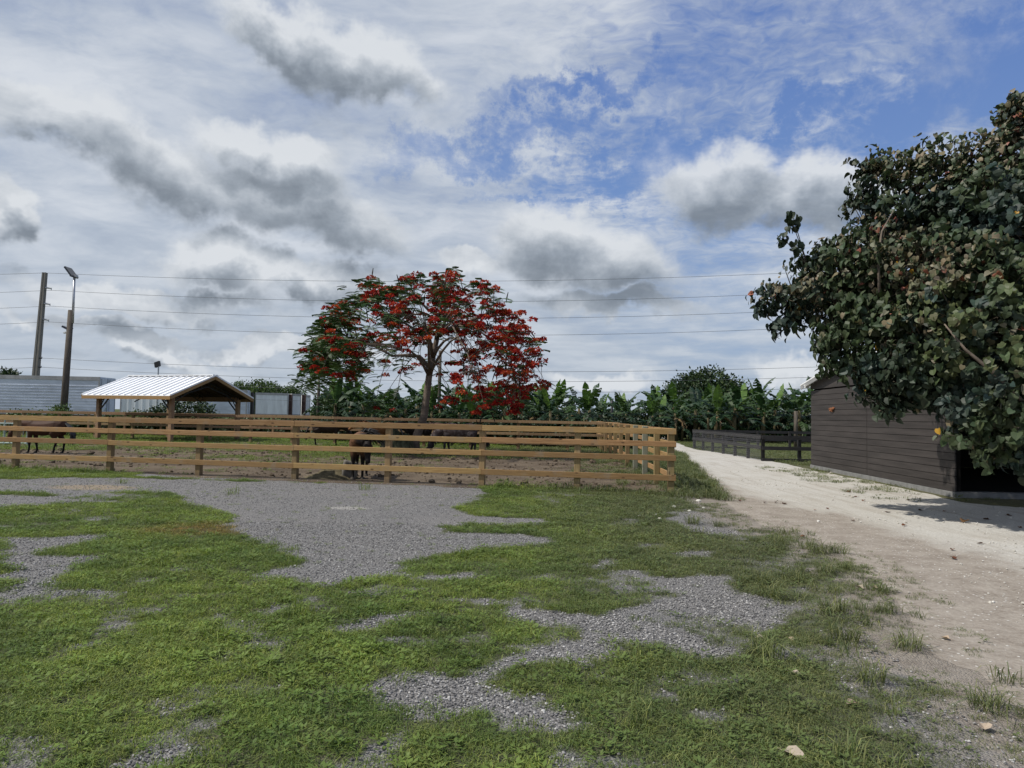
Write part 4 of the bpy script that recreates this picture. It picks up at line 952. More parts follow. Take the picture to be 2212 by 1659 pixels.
# limbs reaching towards and away from the camera
for k in range(9):
    a = random.choice((-1, 1))*math.pi/2+random.uniform(-.75, .75); s = random.choice(trunk[4:8]); L = random.uniform(2.4, 3.6)
    e = s+Vector((math.cos(a)*L, math.sin(a)*L, random.uniform(.3, 1.7))); pts = bez(s, s.lerp(e, .5)+up*.9, e, 5); tk.tube(pts, [.07, .06, .05, .04, .03, .02], 7); sk += [pts[i].lerp(pts[i+1], f/4) for i in range(1, 5) for f in range(4)]
CX = at(917, 700, YP).x; flo = MB(); fol = MB(); NPOD = 0; tips = []
RX, RYY, CZ, RZu = 5.25, 4.4, 3.7, 3.85
while len(tips) < 420:
    a = random.uniform(0, 2*math.pi); sgn = math.cos(a); e = math.asin(random.uniform(-.62, 1.0)); f = random.uniform(.80, 1.0) if random.random() < .82 else random.uniform(.4, .8)
    if e < -.1 and (sgn < .25 and random.random() < .8): continue
    if abs(sgn) < .45 and e < .5 and random.random() < .6: continue
    if sgn < -.2 and e < 0 and random.random() < .5: continue
    ce = math.cos(e) if e > 0 else (1-.12*abs(math.sin(e)))
    p = Vector((CX+RX*ce*f*sgn, YP+RYY*ce*f*math.sin(a), CZ+RZu*math.sin(e)*(f if e > 0 else .9)))
    p += rv(.16); p.z += -.35*max(0, -sgn)*(math.cos(e))
    if p.z < 1.75: continue
    tips.append((p, sgn, e))
PET = [(0.38, 0.026, 0.021), (0.30, 0.018, 0.019), (0.43, 0.048, 0.024), (0.23, 0.013, 0.015), (0.48, 0.085, 0.028)]
GRN = (0.048, 0.092, 0.028)
def cluster(p, r, n=70):
    base = random.choice(PET)
    for k in range(n):
        u = unit(); u.z = abs(u.z)*.75-.2; c = p+Vector((u.x*r, u.y*r, u.z*r*.85))*random.uniform(.5, 1.05); d = (u+unit()*.8).normalized(); n_ = unit()
        L = random.uniform(.06, .10); s = d.cross(n_).normalized()*L*.55; col = cjit(random.choice((base, base, random.choice(PET))), .25)
        flo.raw([c, c+d*L*.55+s, c+d*L, c+d*L*.55-s], [(0, 1, 2, 3)], col)
def frond(p, d, L, col):
    d = d.normalized(); s = d.cross(up)
    if s.length < .05: s = Vector((1, 0, 0))
    s.normalize(); n_ = 9
    for i in range(n_):
        f = (i+.6)/n_; b = p+d*L*f-up*L*.32*f*f; l = L*.34*math.sin(math.pi*(.18+.8*f)); w = L*.055
        for sg in (-1, 1):
            e = b+(s*sg+d*.45).normalized()*l-up*l*.18; t = (d*.5+up*random.uniform(.3, .9)+s*random.uniform(-.4, .4)).normalized()*w; fol.raw([b-t*.5, b+t*.5, e+t*.45, e-t*.45], [(0, 1, 2, 3)], cjit(col, .15))
for p, sgn, e in tips:
    near = min(sk, key=lambda q_: (q_-p).length*random.uniform(.8, 1.45))
    m_ = near.lerp(p, .55)+up*random.uniform(.15, .6)*min(1, (p-near).length); tk.tube(bez(near, m_, p, 4), [.020, .016, .012, .009, .006], 5)
    left = max(0, -sgn-.2); g_ = left*1.05*(1 if e < .75 else .6)+.05
    top = e > .85
    if random.random() > g_*.66:
        for k in range(random.choice((1, 1, 2, 2, 3))): cluster(p+Vector((random.gauss(0, .20), random.gauss(0, .20), random.gauss(0, .14))), random.uniform(.13, .24), random.randint(46, 80))
    nf = int(17*g_)+(5 if top else 0)+(random.random() < .5)*4
    for k in range(nf):
        a = random.uniform(0, 6.28); frond(p+rv(.13), Vector((math.cos(a), math.sin(a), random.uniform(-.25, .45))), random.uniform(.34, .58), cjit(GRN, .3))
    if (top or (sgn > .6 and random.random() < .35)) and random.random() < .85:
        for k in range(random.randint(1, 3)):
            s = p+rv(.3)-up*.05; L = random.uniform(.3, .5); cv = rv(.07); pts = [s, s-up*L*.5+cv, s-up*L+cv*1.6]
            if NPOD < 90: NPOD += 1; pod = MB(); pod.tube(pts, [.015, .03, .012], 5); pod.build('seed_pod', M['pod'], pt_)
        # feathery blackish tufts at the top
tk.build('trunk', M['bark'], pt_, True); flo.build('flowers', M['petal'], pt_); fol.build('foliage', M['leaf'], pt_)
gb = at(884, 975, 30.6)
tag(bevel(mound((gb.x-.35, 29.6, 0), .95, .7, .95, 'hay_bale', M['greenhay'], 5), .01), 'rounded greenish hay bale at the foot of the red flowering tree', 'hay bale')

# ------------------------------------------------------------------ banana plants
def banana_leaf(mb, base, az, L, wd, elev, droop, col, tatter):
    d = Vector((math.cos(az), math.sin(az), 0)); n = 9; pts = []; e = elev; p = base.copy()
    for i in range(n+1):
        pts.append(p.copy()); p = p+(d*math.cos(e)+up*math.sin(e))*(L/n); e -= droop/n*(1.35 if i > 3 else .7)
    side = Vector((-d.y, d.x, 0)); rib = cmul(col, 1.9); W_ = [.0, .55, .85, 1.0, 1.0, .95, .85, .68, .42, .05]
    for i in range(1, n):
        a, b = pts[i], pts[i+1]; t = (b-a).normalized(); nrm = side.cross(t).normalized()
        for sg in (-1, 1):
            # torn strips
            k = 2
            for j in range(k):
                f0, f1 = j/k, (j+1)/k-(random.uniform(0, .22) if random.random() < tatter else 0)
                wa = wd*(W_[i]+(W_[i+1]-W_[i])*f0); wb = wd*(W_[i]+(W_[i+1]-W_[i])*f1); dr = random.uniform(.15, .5)+(random.uniform(0, .9) if random.random() < tatter else 0)
                sv = (side*sg*math.cos(dr)-nrm*math.sin(dr)*(-1 if nrm.z < 0 else 1)+t*.25)
                a0, b0_ = a.lerp(b, f0), a.lerp(b, f1); c_ = cjit(col, .10)
                mb.raw([a0, b0_, b0_+sv*wb+t*.02, a0+sv*wa], [(0, 1, 2, 3)], c_)
        w = .022*(1-i/n)+.005; mb.raw([a+side*w+nrm*.008, b+side*w+nrm*.008, b-side*w+nrm*.008, a-side*w+nrm*.008], [(0, 1, 2, 3)], rib)
    mb.raw([pts[0]+side*.03, pts[1]+side*.02, pts[1]-side*.02, pts[0]-side*.03], [(0, 1, 2, 3)], rib)
BG = [(0.025, 0.053, 0.024), (0.033, 0.067, 0.026), (0.021, 0.046, 0.023), (0.045, 0.083, 0.027)]
M['stem'] = plain('banana_stem', (0.10, 0.085, 0.045), 0.8, 0.2, 0.45, 3, stretch=(3, 3, .6))
def make_banana(seed, h, label, nl=10, dead=3, bright=0):
    random.seed(seed); r = thing('banana_plant', label, 'banana plant'); mb = MB()
    lean = Vector((random.uniform(-.15, .15), random.uniform(-.15, .15), 0)); sh_ = h*.52
    mb.tube([(0, 0, -.1), lean*.5+up*sh_*.5, lean+up*sh_], [.15, .12, .07], 9)
    if seed % 2: mb.tube([(.35, .1, -.1), (.4, .12, h*.25), (.42, .1, h*.4)], [.09, .075, .04], 7)
    mb.build('stem', M['stem'], r, True)
    mb = MB(); top = lean+up*sh_
    for i in range(nl):
        az = i*2.4+random.uniform(-.4, .4); f = i/(nl-1); el = 1.30-1.30*(1-f)**.8+random.uniform(-.2, .2); L = h*random.uniform(.44, .58)
        banana_leaf(mb, top-up*.9*(1-f)**1.5, az, L, L*.135, el, random.uniform(1.2, 2.2)*(1.1-.50*f), cjit(random.choice(BG), .15), random.uniform(.2, .8))
    for i in range(bright): banana_leaf(mb, top, random.uniform(0, 6.28), h*.46, h*.085, 1.35, .35, cjit((0.10, 0.17, 0.035), .15), .1)
    if seed % 2:
        for i in range(6): banana_leaf(mb, Vector((.42, .1, h*.34)), random.uniform(0, 6.28), h*.34, h*.05, random.uniform(.3, 1.2), 1.5, cjit(random.choice(BG), .2), .4)
    mb.build('leaves', M['banana'], r)
    if dead:
        mb = MB()
        for i in range(dead): banana_leaf(mb, top-up*.35, random.uniform(0, 6.28), h*.42, h*.03, .1, 2.3, cjit((0.15, 0.11, 0.06), .25), .9)
        mb.build('dead_leaves', M['deadleaf'], r)
    return r
LAB_L = 'banana plant in the thick row behind the back paddock fence and red tree'
LAB_R = 'tall banana plant in the thick stand behind the black pen'
LAB_F = 'distant banana plant in the gap between the two nearer stands'
protos = [make_banana(40+i, 3.55, LAB_L, nl=11+i % 3, dead=(0, 3, 1, 4, 2, 0)[i], bright=(1, 0, 0, 1, 0, 1)[i]) for i in range(6)]
used = set(); random.seed(21)
def put_banana(x, y, s, label, group):
    k = random.randrange(6); o = protos[k]; rz = random.uniform(0, 6.28)
    if k in used: o = dup(o)
    used.add(k); o.location = (x, y, 0); o.rotation_euler = (0, 0, rz); sc = s*random.uniform(.88, 1.12); o.scale = (sc, sc, sc*random.uniform(.93, 1.07)); o['label'] = label; o['group'] = group
for row, Y in enumerate((41.0, 43.2, 45.6, 48.4)):
    px = 716+row*6
    while px < (1192 if row < 2 else 1300):
        x = at(px, 900, Y).x; put_banana(x+random.uniform(-.5, .5), Y+random.uniform(-.7, .7)-.19*(x), (1.04+.04*row), LAB_L, 'banana plants behind the paddock'); px += 1.75/Y*FPX*random.uniform(.75, 1.2)
for row, Y in enumerate((52, 54.5, 57.5, 61, 65)):
    px = 1346+row*5
    while px < 1790:
        f = (px-1346)/440; x = at(px, 900, Y).x; put_banana(x+random.uniform(-.5, .5), Y+random.uniform(-.8, .8), 1.10+.32*f+.02*row, LAB_R, 'banana plants behind the black pen'); px += 2.2/Y*FPX*random.uniform(.75, 1.2)
for row, Y in enumerate((72, 82, 94)):
    px = 1180+row*4
    while px < 1350: x = at(px, 900, Y).x; put_banana(x, Y+random.uniform(-2, 2), 1.12, LAB_F, 'distant banana plants'); px += 2.6/Y*FPX*random.uniform(.8, 1.2)

# ------------------------------------------------------------------ other trees and bushes
def leaf_tree(name, label, cat, base, lobes, nleaf, size, cols, group=None, trunk_h=None, tr_r=.18):
    """lobes: (dx, dy, z, rx, ry, rz)"""
    t = thing(name, label, cat, tuple(base), group); base = Vector(base); mb = MB(); tot = sum(l[3]*l[4] for l in lobes); tm = MB()
    for l in lobes:
        c = base+Vector(l[:3]); n = int(nleaf*l[3]*l[4]/tot)
        for i in range(n):
            u = unit(); f = random.uniform(.6, 1.08); p = c+Vector((u.x*l[3], u.y*l[4], u.z*l[5]))*f
            if p.z < .02: continue
            g_ = mnoise.noise(p*1.3+Vector((5, 5, 5))); col = cjit(cols[0] if g_ < -.05 else cols[1 if g_ < .25 else -1], .25)
            for k in range(3): q_ = p+rv(size*.7); small_leaf(mb, q_, unit()+u*.5, unit()+up*.5, size*random.uniform(.8, 1.4), size*random.uniform(.25, .4), col)
        s = base+up*(trunk_h if trunk_h else .1); tm.tube(bez(s, s.lerp(c, .5)+up*.1, c, 4), [tr_r*.6, tr_r*.5, tr_r*.4, tr_r*.3, tr_r*.15], 6)
    if trunk_h: tm.tube([base-up*.2, base+up*trunk_h], [tr_r, tr_r*.8], 8)
    tm.build('trunk' if trunk_h else 'stems', M['darkbark'], t); mb.build('crown' if trunk_h else 'foliage', M['leaf'], t); return t
G1 = [(0.026, 0.048, 0.020), (0.040, 0.068, 0.026), (0.060, 0.090, 0.032)]; G2 = [(0.04, 0.075, 0.02), (0.07, 0.115, 0.028), (0.10, 0.15, 0.04)]
b = at(1525, 906, 72); b.z = 0
leaf_tree('round_tree', 'broad dark green tree rising above the banana stand on the right', 'tree', b, [(-1.9, 0, 3.6, 2.6, 2.4, 2.3), (.6, .5, 4.3, 2.6, 2.4, 2.5), (2.6, 0, 3.5, 2.0, 2.2, 2.2), (-3.0, 0, 2.6, 1.6, 1.8, 1.6), (3.8, .2, 3.3, 1.3, 1.4, 1.4), (.2, -1.6, 3.2, 2.4, 1.8, 2.2), (-.8, .3, 5.2, 1.5, 1.5, 1.3)], 5200, .30, G1, None, 1.4, .25)
for i, (px, Y, s, lab) in enumerate(((553, 100, 1.05, 'small bright green tree above the wide white trailer, left of its twin'), (582, 104, 1.0, 'small green tree behind the wide white trailer'), (625, 106, .95, 'green tree top showing above the rightmost white trailers'), (728, 52, .60, 'leafy green bush tree between the white trailers and the banana row'), (515, 96, .95, 'pale green tree top peeping over the right end of the shelter roof'))):
    b = at(px, 900, Y); b.z = 0
    leaf_tree('small_tree', lab, 'tree', b, [(-1.1*s, 0, 3.6*s, 1.5*s, 1.4, 1.5*s), (1.2*s, 0, 3.9*s, 1.5*s, 1.4, 1.5*s), (0, .3, 4.6*s, 1.3*s, 1.3, 1.2*s), (.2, -.8, 2.4*s, 1.9*s, 1.3, 1.4*s), (-1.6*s, 0, 2.2*s, 1.2*s, 1.1, 1.2*s)], 1700, .26, G2 if i != 3 else G1, 'small trees behind the trailers', 1.2, .15)
b = at(7, 905, 75); b.z = 0
leaf_tree('small_tree', 'feathery tree tip poking above the silver trailer at the left edge', 'tree', b, [(0, 0, 4.6, 1.0, 1.0, .9), (.6, 0, 4.9, .7, .6, .5)], 300, .3, G1, None, 3.4, .12)
b = at(390, 900, 45.5); b.z = 0
leaf_tree('shrub', 'loose leafy shrub growing behind the middle of the shelter', 'shrub', b, [(-.9, 0, 1.4, .9, .7, .55), (.5, 0, 1.7, 1.1, .8, 1.0), (1.4, 0, 1.3, .8, .7, .8), (-1.7, 0, 1.2, .6, .5, .35), (0, .2, .7, 1.6, .7, .7)], 1500, .17, G1)
for i, (px, Y, rx, z, lab) in enumerate(((470, 47, 2.6, .80, 'low clipped-looking green bush right of the shelter shrub'), (575, 47, 2.3, .62, 'low green bush below the wide white trailer'), (650, 46, 1.9, .60, 'low green bush below the rightmost white trailers'), (300, 46.5, 1.6, .85, 'sprawling bush left of the shelter shrub'))):
    b = at(px, 900, Y); b.z = 0
    leaf_tree('bush', lab, 'bush', b, [(-rx*.5, 0, z*.8, rx*.55, .8, z*.8), (rx*.4, 0, z*.75, rx*.6, .8, z*.85), (0, .1, z, rx*.4, .7, z*.7)], 1100, .15, G2, 'low bushes behind the back fence')
for i, (px, py, Y) in enumerate(((20, 889, 44), (38, 886, 44), (60, 890, 44.5), (83, 884, 44), (110, 887, 44.2), (128, 889, 44), (228, 888, 44))):
    b = at(px, py, Y); z = b.z; b.z = 0
    leaf_tree('seedling', 'small leafy shoot rising above the back fence before the silver trailer' if i < 6 else 'lone leafy shoot above the fence just left of the shelter post', 'shrub', b, [(0, 0, z-.15, .16, .16, .3), (.1, 0, z-.5, .3, .3, .3), (0, 0, .6, .6, .5, .6)], 150, .13, G2, 'leafy shoots before the silver trailer' if i < 6 else None)
b = at(130, 895, 42.2); b.z = 0
leaf_tree('bush', 'rounded pale green bush hugging the foot of the wooden light pole', 'bush', b, [(0, 0, 1.25, .55, .5, .55), (.1, 0, .6, .6, .5, .6)], 500, .14, [(0.06, .10, .03), (.10, .15, .05), (.14, .19, .07)])
def hedge(label, a, b, h, th, n, cols):
    a = Vector(a); b = Vector(b); d = b-a; t = thing('hedge', label, 'hedge', tuple((a+b)/2)); mb = MB(); st = MB()
    for i in range(n):
        p = a+d*random.random()+Vector((random.gauss(0, th*.3), random.gauss(0, th*.3), 0)); zz = h*(.85+.3*mnoise.noise(p*.5)); p.z = zz*math.sqrt(random.random()); g_ = mnoise.noise(p*1.1)
        col = cjit(cols[0] if g_ < 0 else cols[1], .3)
        for k in range(3): small_leaf(mb, p+rv(.14), unit(), unit()+up*.5, random.uniform(.15, .28), .07, col)
    for i in range(int(d.length/1.2)): p = a+d*random.random(); st.tube([p, p+Vector((random.uniform(-.2, .2), 0, h*.8))], [.03, .01], 5)
    mb.build('foliage', M['leaf'], t); st.build('stems', M['darkbark'], t); return t
hedge('dark hedge behind the far fence, below the trailers', at(690, 900, 45.5).xy.to_3d(), (-33, 47.5, 0), .95, 1.2, 9000, G1)
hedge('dense undergrowth along the foot of the banana row behind the paddock', at(700, 900, 40.5).xy.to_3d()+Vector((0, 1.6, 0)), (7.0, 38.4, 0), 1.3, 1.6, 6000, [(0.02, .032, .016), (.032, .05, .02)])
hedge('dark undergrowth filling the banana plantation behind its front rows', (-11.5, 51.5, 0), (7.5, 51.5, 0), 2.3, 1.6, 7000, [(0.02, .032, .016), (.032, .05, .02)])
hedge('undergrowth and litter among the banana plants behind the pen', (8.5, 56.3, 0), (31, 56.3, 0), 2.2, 1.6, 7000, [(0.025, .036, .018), (.045, .06, .025)])

# ------------------------------------------------------------------ horses
def coat(name, body, legs, zleg=.62, soft=.25, dapple=None, face=None):
    m, q, b = material(name, .65, .18); O = obj_co(q); sp = q.n('ShaderNodeSeparateXYZ'); q.set(sp.inputs[0], O); n = q.noise(O, 3.5, 5)
    c = q.mix(q.mr(n, .35, .65), cmul(body, .78), cmul(body, 1.15))
    if dapple: c = q.mix(q.mr(q.noise(O, 9, 4), .45, .62, 0, .8), c, dapple)
    z = q.m('ADD', sp.outputs[2], q.m('MULTIPLY', q.m('SUBTRACT', n, .5), .12))
    c = q.mix(q.mr(z, zleg, zleg-soft), c, legs)
    if face: c = q.mix(q.mr(sp.outputs[0], .72, .86), c, face)
    q.set(b.inputs['Base Color'], c); q.set(b.inputs['Normal'], q.bump(q.noise(O, 60, 2), .1, .004)); return m
M['hair'] = plain('black_horsehair', (0.012, 0.010, 0.009), .55, .4, .4, 8); M['hoof'] = plain('hoof_horn', (0.06, 0.05, 0.04), .7); M['eye'] = plain('dark_eye', (0.006, .005, .004), .1, .6)
def horse(label, coat_m, neck, head, loc, rz, scale=1.0, legs=None, mane='short', tail=True, hair=None, neck_r=(.21, .165, .125), tail_swing=(-.1, 0)):
    """local frame: facing +X, withers about 1.27 m; neck/head are joint lists"""
    r = thing('horse', label, 'horse'); hair = hair or M['hair']; mb = MB(); V3 = Vector
    sp = [(-.74, .93, .12), (-.64, .98, .23), (-.46, .99, .275), (-.22, .94, .275), (.05, .91, .29), (.28, .93, .27), (.46, .96, .235), (.60, .97, .15)]
    mb.tube([V3((x, 0, z)) for x, z, q_ in sp], [q_ for _, _, q_ in sp], 14, sq=1.0)
    mb.ball((.26, 0, 1.10), (.30, .12, .15), 10, 8); mb.ball((-.46, 0, 1.10), (.28, .17, .14), 10, 8)
    for s in (-1, 1):
        mb.ball((.40, s*.12, .92), (.17, .12, .27), 10, 8); mb.ball((-.50, s*.13, .90), (.23, .14, .29), 10, 8)
    nk = [V3((.48, 0, 1.02))]+[V3(p) for p in neck]; mb.tube(nk, [neck_r[0]]+list(neck_r)[:len(neck)-0] if len(neck) <= len(neck_r) else [neck_r[0]-.028*i for i in range(len(nk))], 12)
    hd = [V3(p) for p in head]; a, e = hd[0], hd[-1]; ax = (e-a).normalized()
    mb.tube([a-ax*.05, a+ax*.08, a.lerp(e, .45), a.lerp(e, .75), e, e+ax*.045], [.085, .115, .098, .070, .066, .045], 12)
    sdv = ax.cross(V3((0, 0, 1))); sdv = sdv.normalized() if sdv.length > .2 else V3((0, 1, 0)); fr = sdv.cross(ax).normalized()
    if fr.z < 0 and fr.x < 0: fr = -fr
    mb.ball(a.lerp(e, .3)-fr*.05, (.09, .06, .10), 8, 6)
    for s in (-1, 1):
        er = a-ax*.04+sdv*s*.06; tip = er-ax*.13+sdv*s*.035; mb.tube([er, er.lerp(tip, .45), tip], [.03, .034, .008], 7)
    lg = legs or {}
    for s in (-1, 1):
        f = lg.get(('f', s), 0.0); h = lg.get(('h', s), 0.0)
        fl = [(.40, .13, .82, .115), (.42+f*.35, .125, .62, .082), (.42+f*.6, .12, .44, .052), (.42+f*.6, .12, .40, .055), (.41+f*.85, .12, .24, .036), (.41+f, .12, .13, .040), (.43+f, .12, .07, .036), (.455+f, .12, .02, .052)]
        mb.tube([V3((x, s*y, z)) for x, y, z, _ in fl], [q_ for *_, q_ in fl], 9)
        hl = [(-.50, .14, .86, .175), (-.42+h*.3, .145, .68, .125), (-.52+h*.5, .135, .54, .075), (-.61+h*.7, .13, .46, .058), (-.59+h*.8, .13, .36, .045), (-.565+h, .13, .22, .037), (-.56+h, .13, .13, .043), (-.535+h, .13, .07, .038), (-.51+h, .13, .02, .054)]
        mb.tube([V3((x, s*y, z)) for x, y, z, _ in hl], [q_ for *_, q_ in hl], 9)
    o = mb.build('body', coat_m, r, True)
    m_ = o.modifiers.new('remesh', 'REMESH'); m_.mode = 'VOXEL'; m_.voxel_size = .022; m_.use_smooth_shade = True
    m_ = o.modifiers.new('smooth', 'SMOOTH'); m_.iterations = 4; m_.factor = .5
    for s in (-1, 1):
        f = lg.get(('f', s), 0.0); h = lg.get(('h', s), 0.0)
        for x, y in ((.465+f, .12), (-.505+h, .13)):
            k = MB(); k.tube([V3((x-.01, s*y, .06)), V3((x+.005, s*y, 0.0))], [.048, .062], 10); k.build('hoof', M['hoof'], r)
        k = MB(); k.ball(a.lerp(e, .34)+sdv*s*.088+fr*.03, (.02, .02, .02), 8, 6); k.build('eye', M['eye'], r)
    # mane: locks along the crest
    mm = MB(); ppts = nk+[a-ax*.05]
    for i in range(90):
        t = random.random()*(len(ppts)-1); k = min(int(t), len(ppts)-2); p = ppts[k].lerp(ppts[k+1], t-k); rr = .20*(1-t/(len(ppts)-1))+.09
        crest = V3((0, 0, 1)) if abs(ax.z) < .95 or True else fr; p = p+crest*rr*.85
        if mane == 'blown': e_ = p+V3((random.uniform(-.05, .15), random.uniform(.18, .52), random.uniform(-.22, .05))); md = p.lerp(e_, .5)+V3((0, 0, .07))
        else: e_ = p+V3((random.uniform(-.06, .06), random.choice((-1, 1))*random.uniform(.08, .15), -random.uniform(.10, .26))); md = p.lerp(e_, .4)+V3((0, (e_-p).y*.4, .04))
        mm.tube([p-crest*.05, md, e_], [.022, .018, .003], 4)
    mm.build('mane', hair, r)
    if tail:
        tt = MB(); b0_ = V3((-.76, 0, 1.08))
        for i in range(34):
            y = random.gauss(0, .04); e_ = V3((-.92+random.gauss(0, .05)+tail_swing[0], y*2.0+tail_swing[1], random.uniform(.28, .5))); tt.tube([b0_+V3((0, y*.6, 0)), V3((-.90, y, .95)), V3((-.95+tail_swing[0]*.6, y*1.6+tail_swing[1]*.6, .70)), e_], [.03, .035, .026, .004], 5)
        tt.build('tail', hair, r)
    r.location = loc; r.rotation_euler = (0, 0, rz); r.scale = (scale,)*3
    return r
BAY = coat('bay_coat', (0.125, 0.062, 0.030), (0.010, 0.008, 0.007), .80, .28, face=(0.016, .012, .011)); DBAY = coat('dark_bay_coat', (0.060, 0.028, 0.017), (0.008, .007, .007)); CH = coat('chestnut_coat', (0.21, 0.095, 0.036), (0.06, .03, .015), .45, .2)
ROAN = coat('roan_coat', (0.070, 0.050, 0.046), (0.030, .027, .028), .7, .3, dapple=(0.14, .12, .115)); BLK = coat('black_coat', (0.018, 0.015, .014), (0.010, .009, .009)); 
g = lambda px, py: gz(px, py)
p = g(768, 1037)
horse('bay horse facing the front fence, head lowered to one side, mane blowing', BAY, [(.66, .10, 1.06), (.80, .20, 1.05), (.88, .27, 1.0)], [(.93, .29, .97), (1.02, .31, .70), (1.06, .32, .50)], (p.x-.04, p.y+.62, 0), R(-84), .96, legs={('f', 1): -.03, ('f', -1): .08, ('h', 1): -.05, ('h', -1): .06}, mane='blown', tail=False, neck_r=(.22, .19, .15, .11))
p = g(97, 979.5)
horse('dark bay horse standing side-on at the left end of the paddock, head out of view', DBAY, [(.72, 0, 1.02), (.90, 0, .92), (1.05, 0, .84)], [(1.10, 0, .80), (1.22, 0, .62), (1.30, 0, .46)], (p.x-.05, p.y, 0), R(181), 1.02, legs={('f', 1): .04, ('f', -1): -.10, ('h', 1): .12, ('h', -1): -.06})
p = g(983, 985)
horse('dusty roan horse grazing right of the red tree trunk, tail towards the track', ROAN, [(.70, 0, .92), (.88, 0, .72), (.98, 0, .56)], [(1.0, 0, .50), (1.05, 0, .28), (1.08, 0, .12)], (p.x+.1, p.y, 0), R(176), 1.08, legs={('f', 1): .10, ('f', -1): -.08, ('h', 1): -.10, ('h', -1): .08}, tail_swing=(-.22, -.05))
p = g(820, 972)
horse('chestnut horse with a pale face behind the middle of the fence', CH, [(.72, 0, 1.12), (.90, 0, 1.14), (1.05, 0, 1.14)], [(1.08, 0, 1.12), (1.25, 0, .98), (1.36, 0, .90)], (p.x, p.y, 0), R(182), 1.03, hair=M['hair'])
p = g(868, 969)
horse('black horse between the chestnut horse and the red tree trunk', BLK, [(.72, 0, 1.08), (.90, 0, 1.12), (1.02, 0, 1.10)], [(1.06, 0, 1.08), (1.22, 0, .92), (1.32, 0, .82)], (p.x+.7, p.y, 0), R(185), 1.02)
p = g(950, 966)
horse('dark horse half hidden behind the grazing roan horse', DBAY, [(.74, 0, 1.05), (.92, 0, 1.0), (1.05, 0, .94)], [(1.08, 0, .90), (1.2, 0, .70), (1.28, 0, .56)], (p.x, p.y+1.2, 0), R(165), 1.0)
p = g(709, 963)
horse('dark horse seen through the rails to the left of the near bay horse', coat('two_tone_coat', (0.030, 0.020, 0.016), (0.010, .008, .008)), [(.74, 0, 1.02), (.90, 0, .92), (1.02, 0, .78)], [(1.05, 0, .72), (1.12, 0, .5), (1.16, 0, .36)], (p.x+.1, p.y-.6, 0), R(12), 1.0)

# ------------------------------------------------------------------ grass: instanced tufts (uncountable)
def tuft(seed, n, h, spread, bend, wd, name):
    random.seed(seed); mb = MB()
    for i in range(n):
        a = random.uniform(0, 6.28); r_ = spread*math.sqrt(random.random()); b = Vector((math.cos(a)*r_, math.sin(a)*r_, -.004)); a2 = a+random.gauss(0, 1.1); d = Vector((math.cos(a2), math.sin(a2), 0)); s = Vector((-d.y, d.x, 0)); L = h*random.uniform(.45, 1.1); bd = bend*random.uniform(.3, 1.3)
        k = random.uniform(.72, 1.25); c = (k*random.uniform(.9, 1.15), k, k*random.uniform(.8, 1.05))
        if random.random() < .14: c = (1.9, 1.6, 1.5)
        m1 = b+up*L*.55+d*L*.25*bd; m2 = b+up*L*(.95-.35*bd)+d*L*.75*bd; tp = b+up*L*(1.02-.62*bd)+d*L*1.1*bd; w = wd*random.uniform(.7, 1.2)
        mb.raw([b-s*w*.8, b+s*w*.8, m1+s*w, m1-s*w, m2+s*w*.7, m2-s*w*.7, tp], [(0, 1, 2, 3), (3, 2, 4, 5), (5, 4, 6)], c)
    return bpy.data.objects.new(name, mb.mesh(name, M['grass']))
def collection(name, objs):
    c = bpy.data.collections.new(name)
    for o in objs: c.objects.link(o)
    return c
def scatter(name, pts, rz, scl, coll, tilt=.0):
    n = len(pts); me = bpy.data.meshes.new(name); me.from_pydata(pts.tolist(), [], [])
    rot = np.zeros((n, 3), np.float32); rot[:, 2] = rz; rot[:, :2] = rng.normal(0, tilt, (n, 2)) if tilt else 0
    for nm, ty, dat in (('rot', 'FLOAT_VECTOR', rot.ravel()), ('scl', 'FLOAT', scl.astype(np.float32)), ('idx', 'INT', rng.integers(0, len(coll.objects), n).astype(np.int32))):
        at_ = me.attributes.new(nm, ty, 'POINT'); at_.data.foreach_set('vector' if ty == 'FLOAT_VECTOR' else 'value', dat)
    o = bpy.data.objects.new(name, me); COL.objects.link(o); ng = bpy.data.node_groups.new(name, 'GeometryNodeTree')
    ng.interface.new_socket('Geometry', in_out='INPUT', socket_type='NodeSocketGeometry'); ng.interface.new_socket('Geometry', in_out='OUTPUT', socket_type='NodeSocketGeometry')
    N = ng.nodes; gi = N.new('NodeGroupInput'); go = N.new('NodeGroupOutput'); ip = N.new('GeometryNodeInstanceOnPoints'); ci = N.new('GeometryNodeCollectionInfo'); ci.inputs['Collection'].default_value = coll; ci.inputs['Separate Children'].default_value = True; ci.inputs['Reset Children'].default_value = True
    L = ng.links.new; L(gi.outputs[0], ip.inputs['Points']); L(ci.outputs[0], ip.inputs['Instance']); ip.inputs['Pick Instance'].default_value = True
    for nm, ty, sk_ in (('rot', 'FLOAT_VECTOR', 'Rotation'), ('scl', 'FLOAT', 'Scale'), ('idx', 'INT', 'Instance Index')):
        na = N.new('GeometryNodeInputNamedAttribute'); na.data_type = ty; na.inputs[0].default_value = nm; so_ = na.outputs[0]
        if nm == 'rot': er = N.new('FunctionNodeEulerToRotation'); L(so_, er.inputs[0]); so_ = er.outputs[0]
        L(so_, ip.inputs[sk_])
    L(ip.outputs[0], go.inputs[0]); md = o.modifiers.new('scatter', 'NODES'); md.node_group = ng
    return o
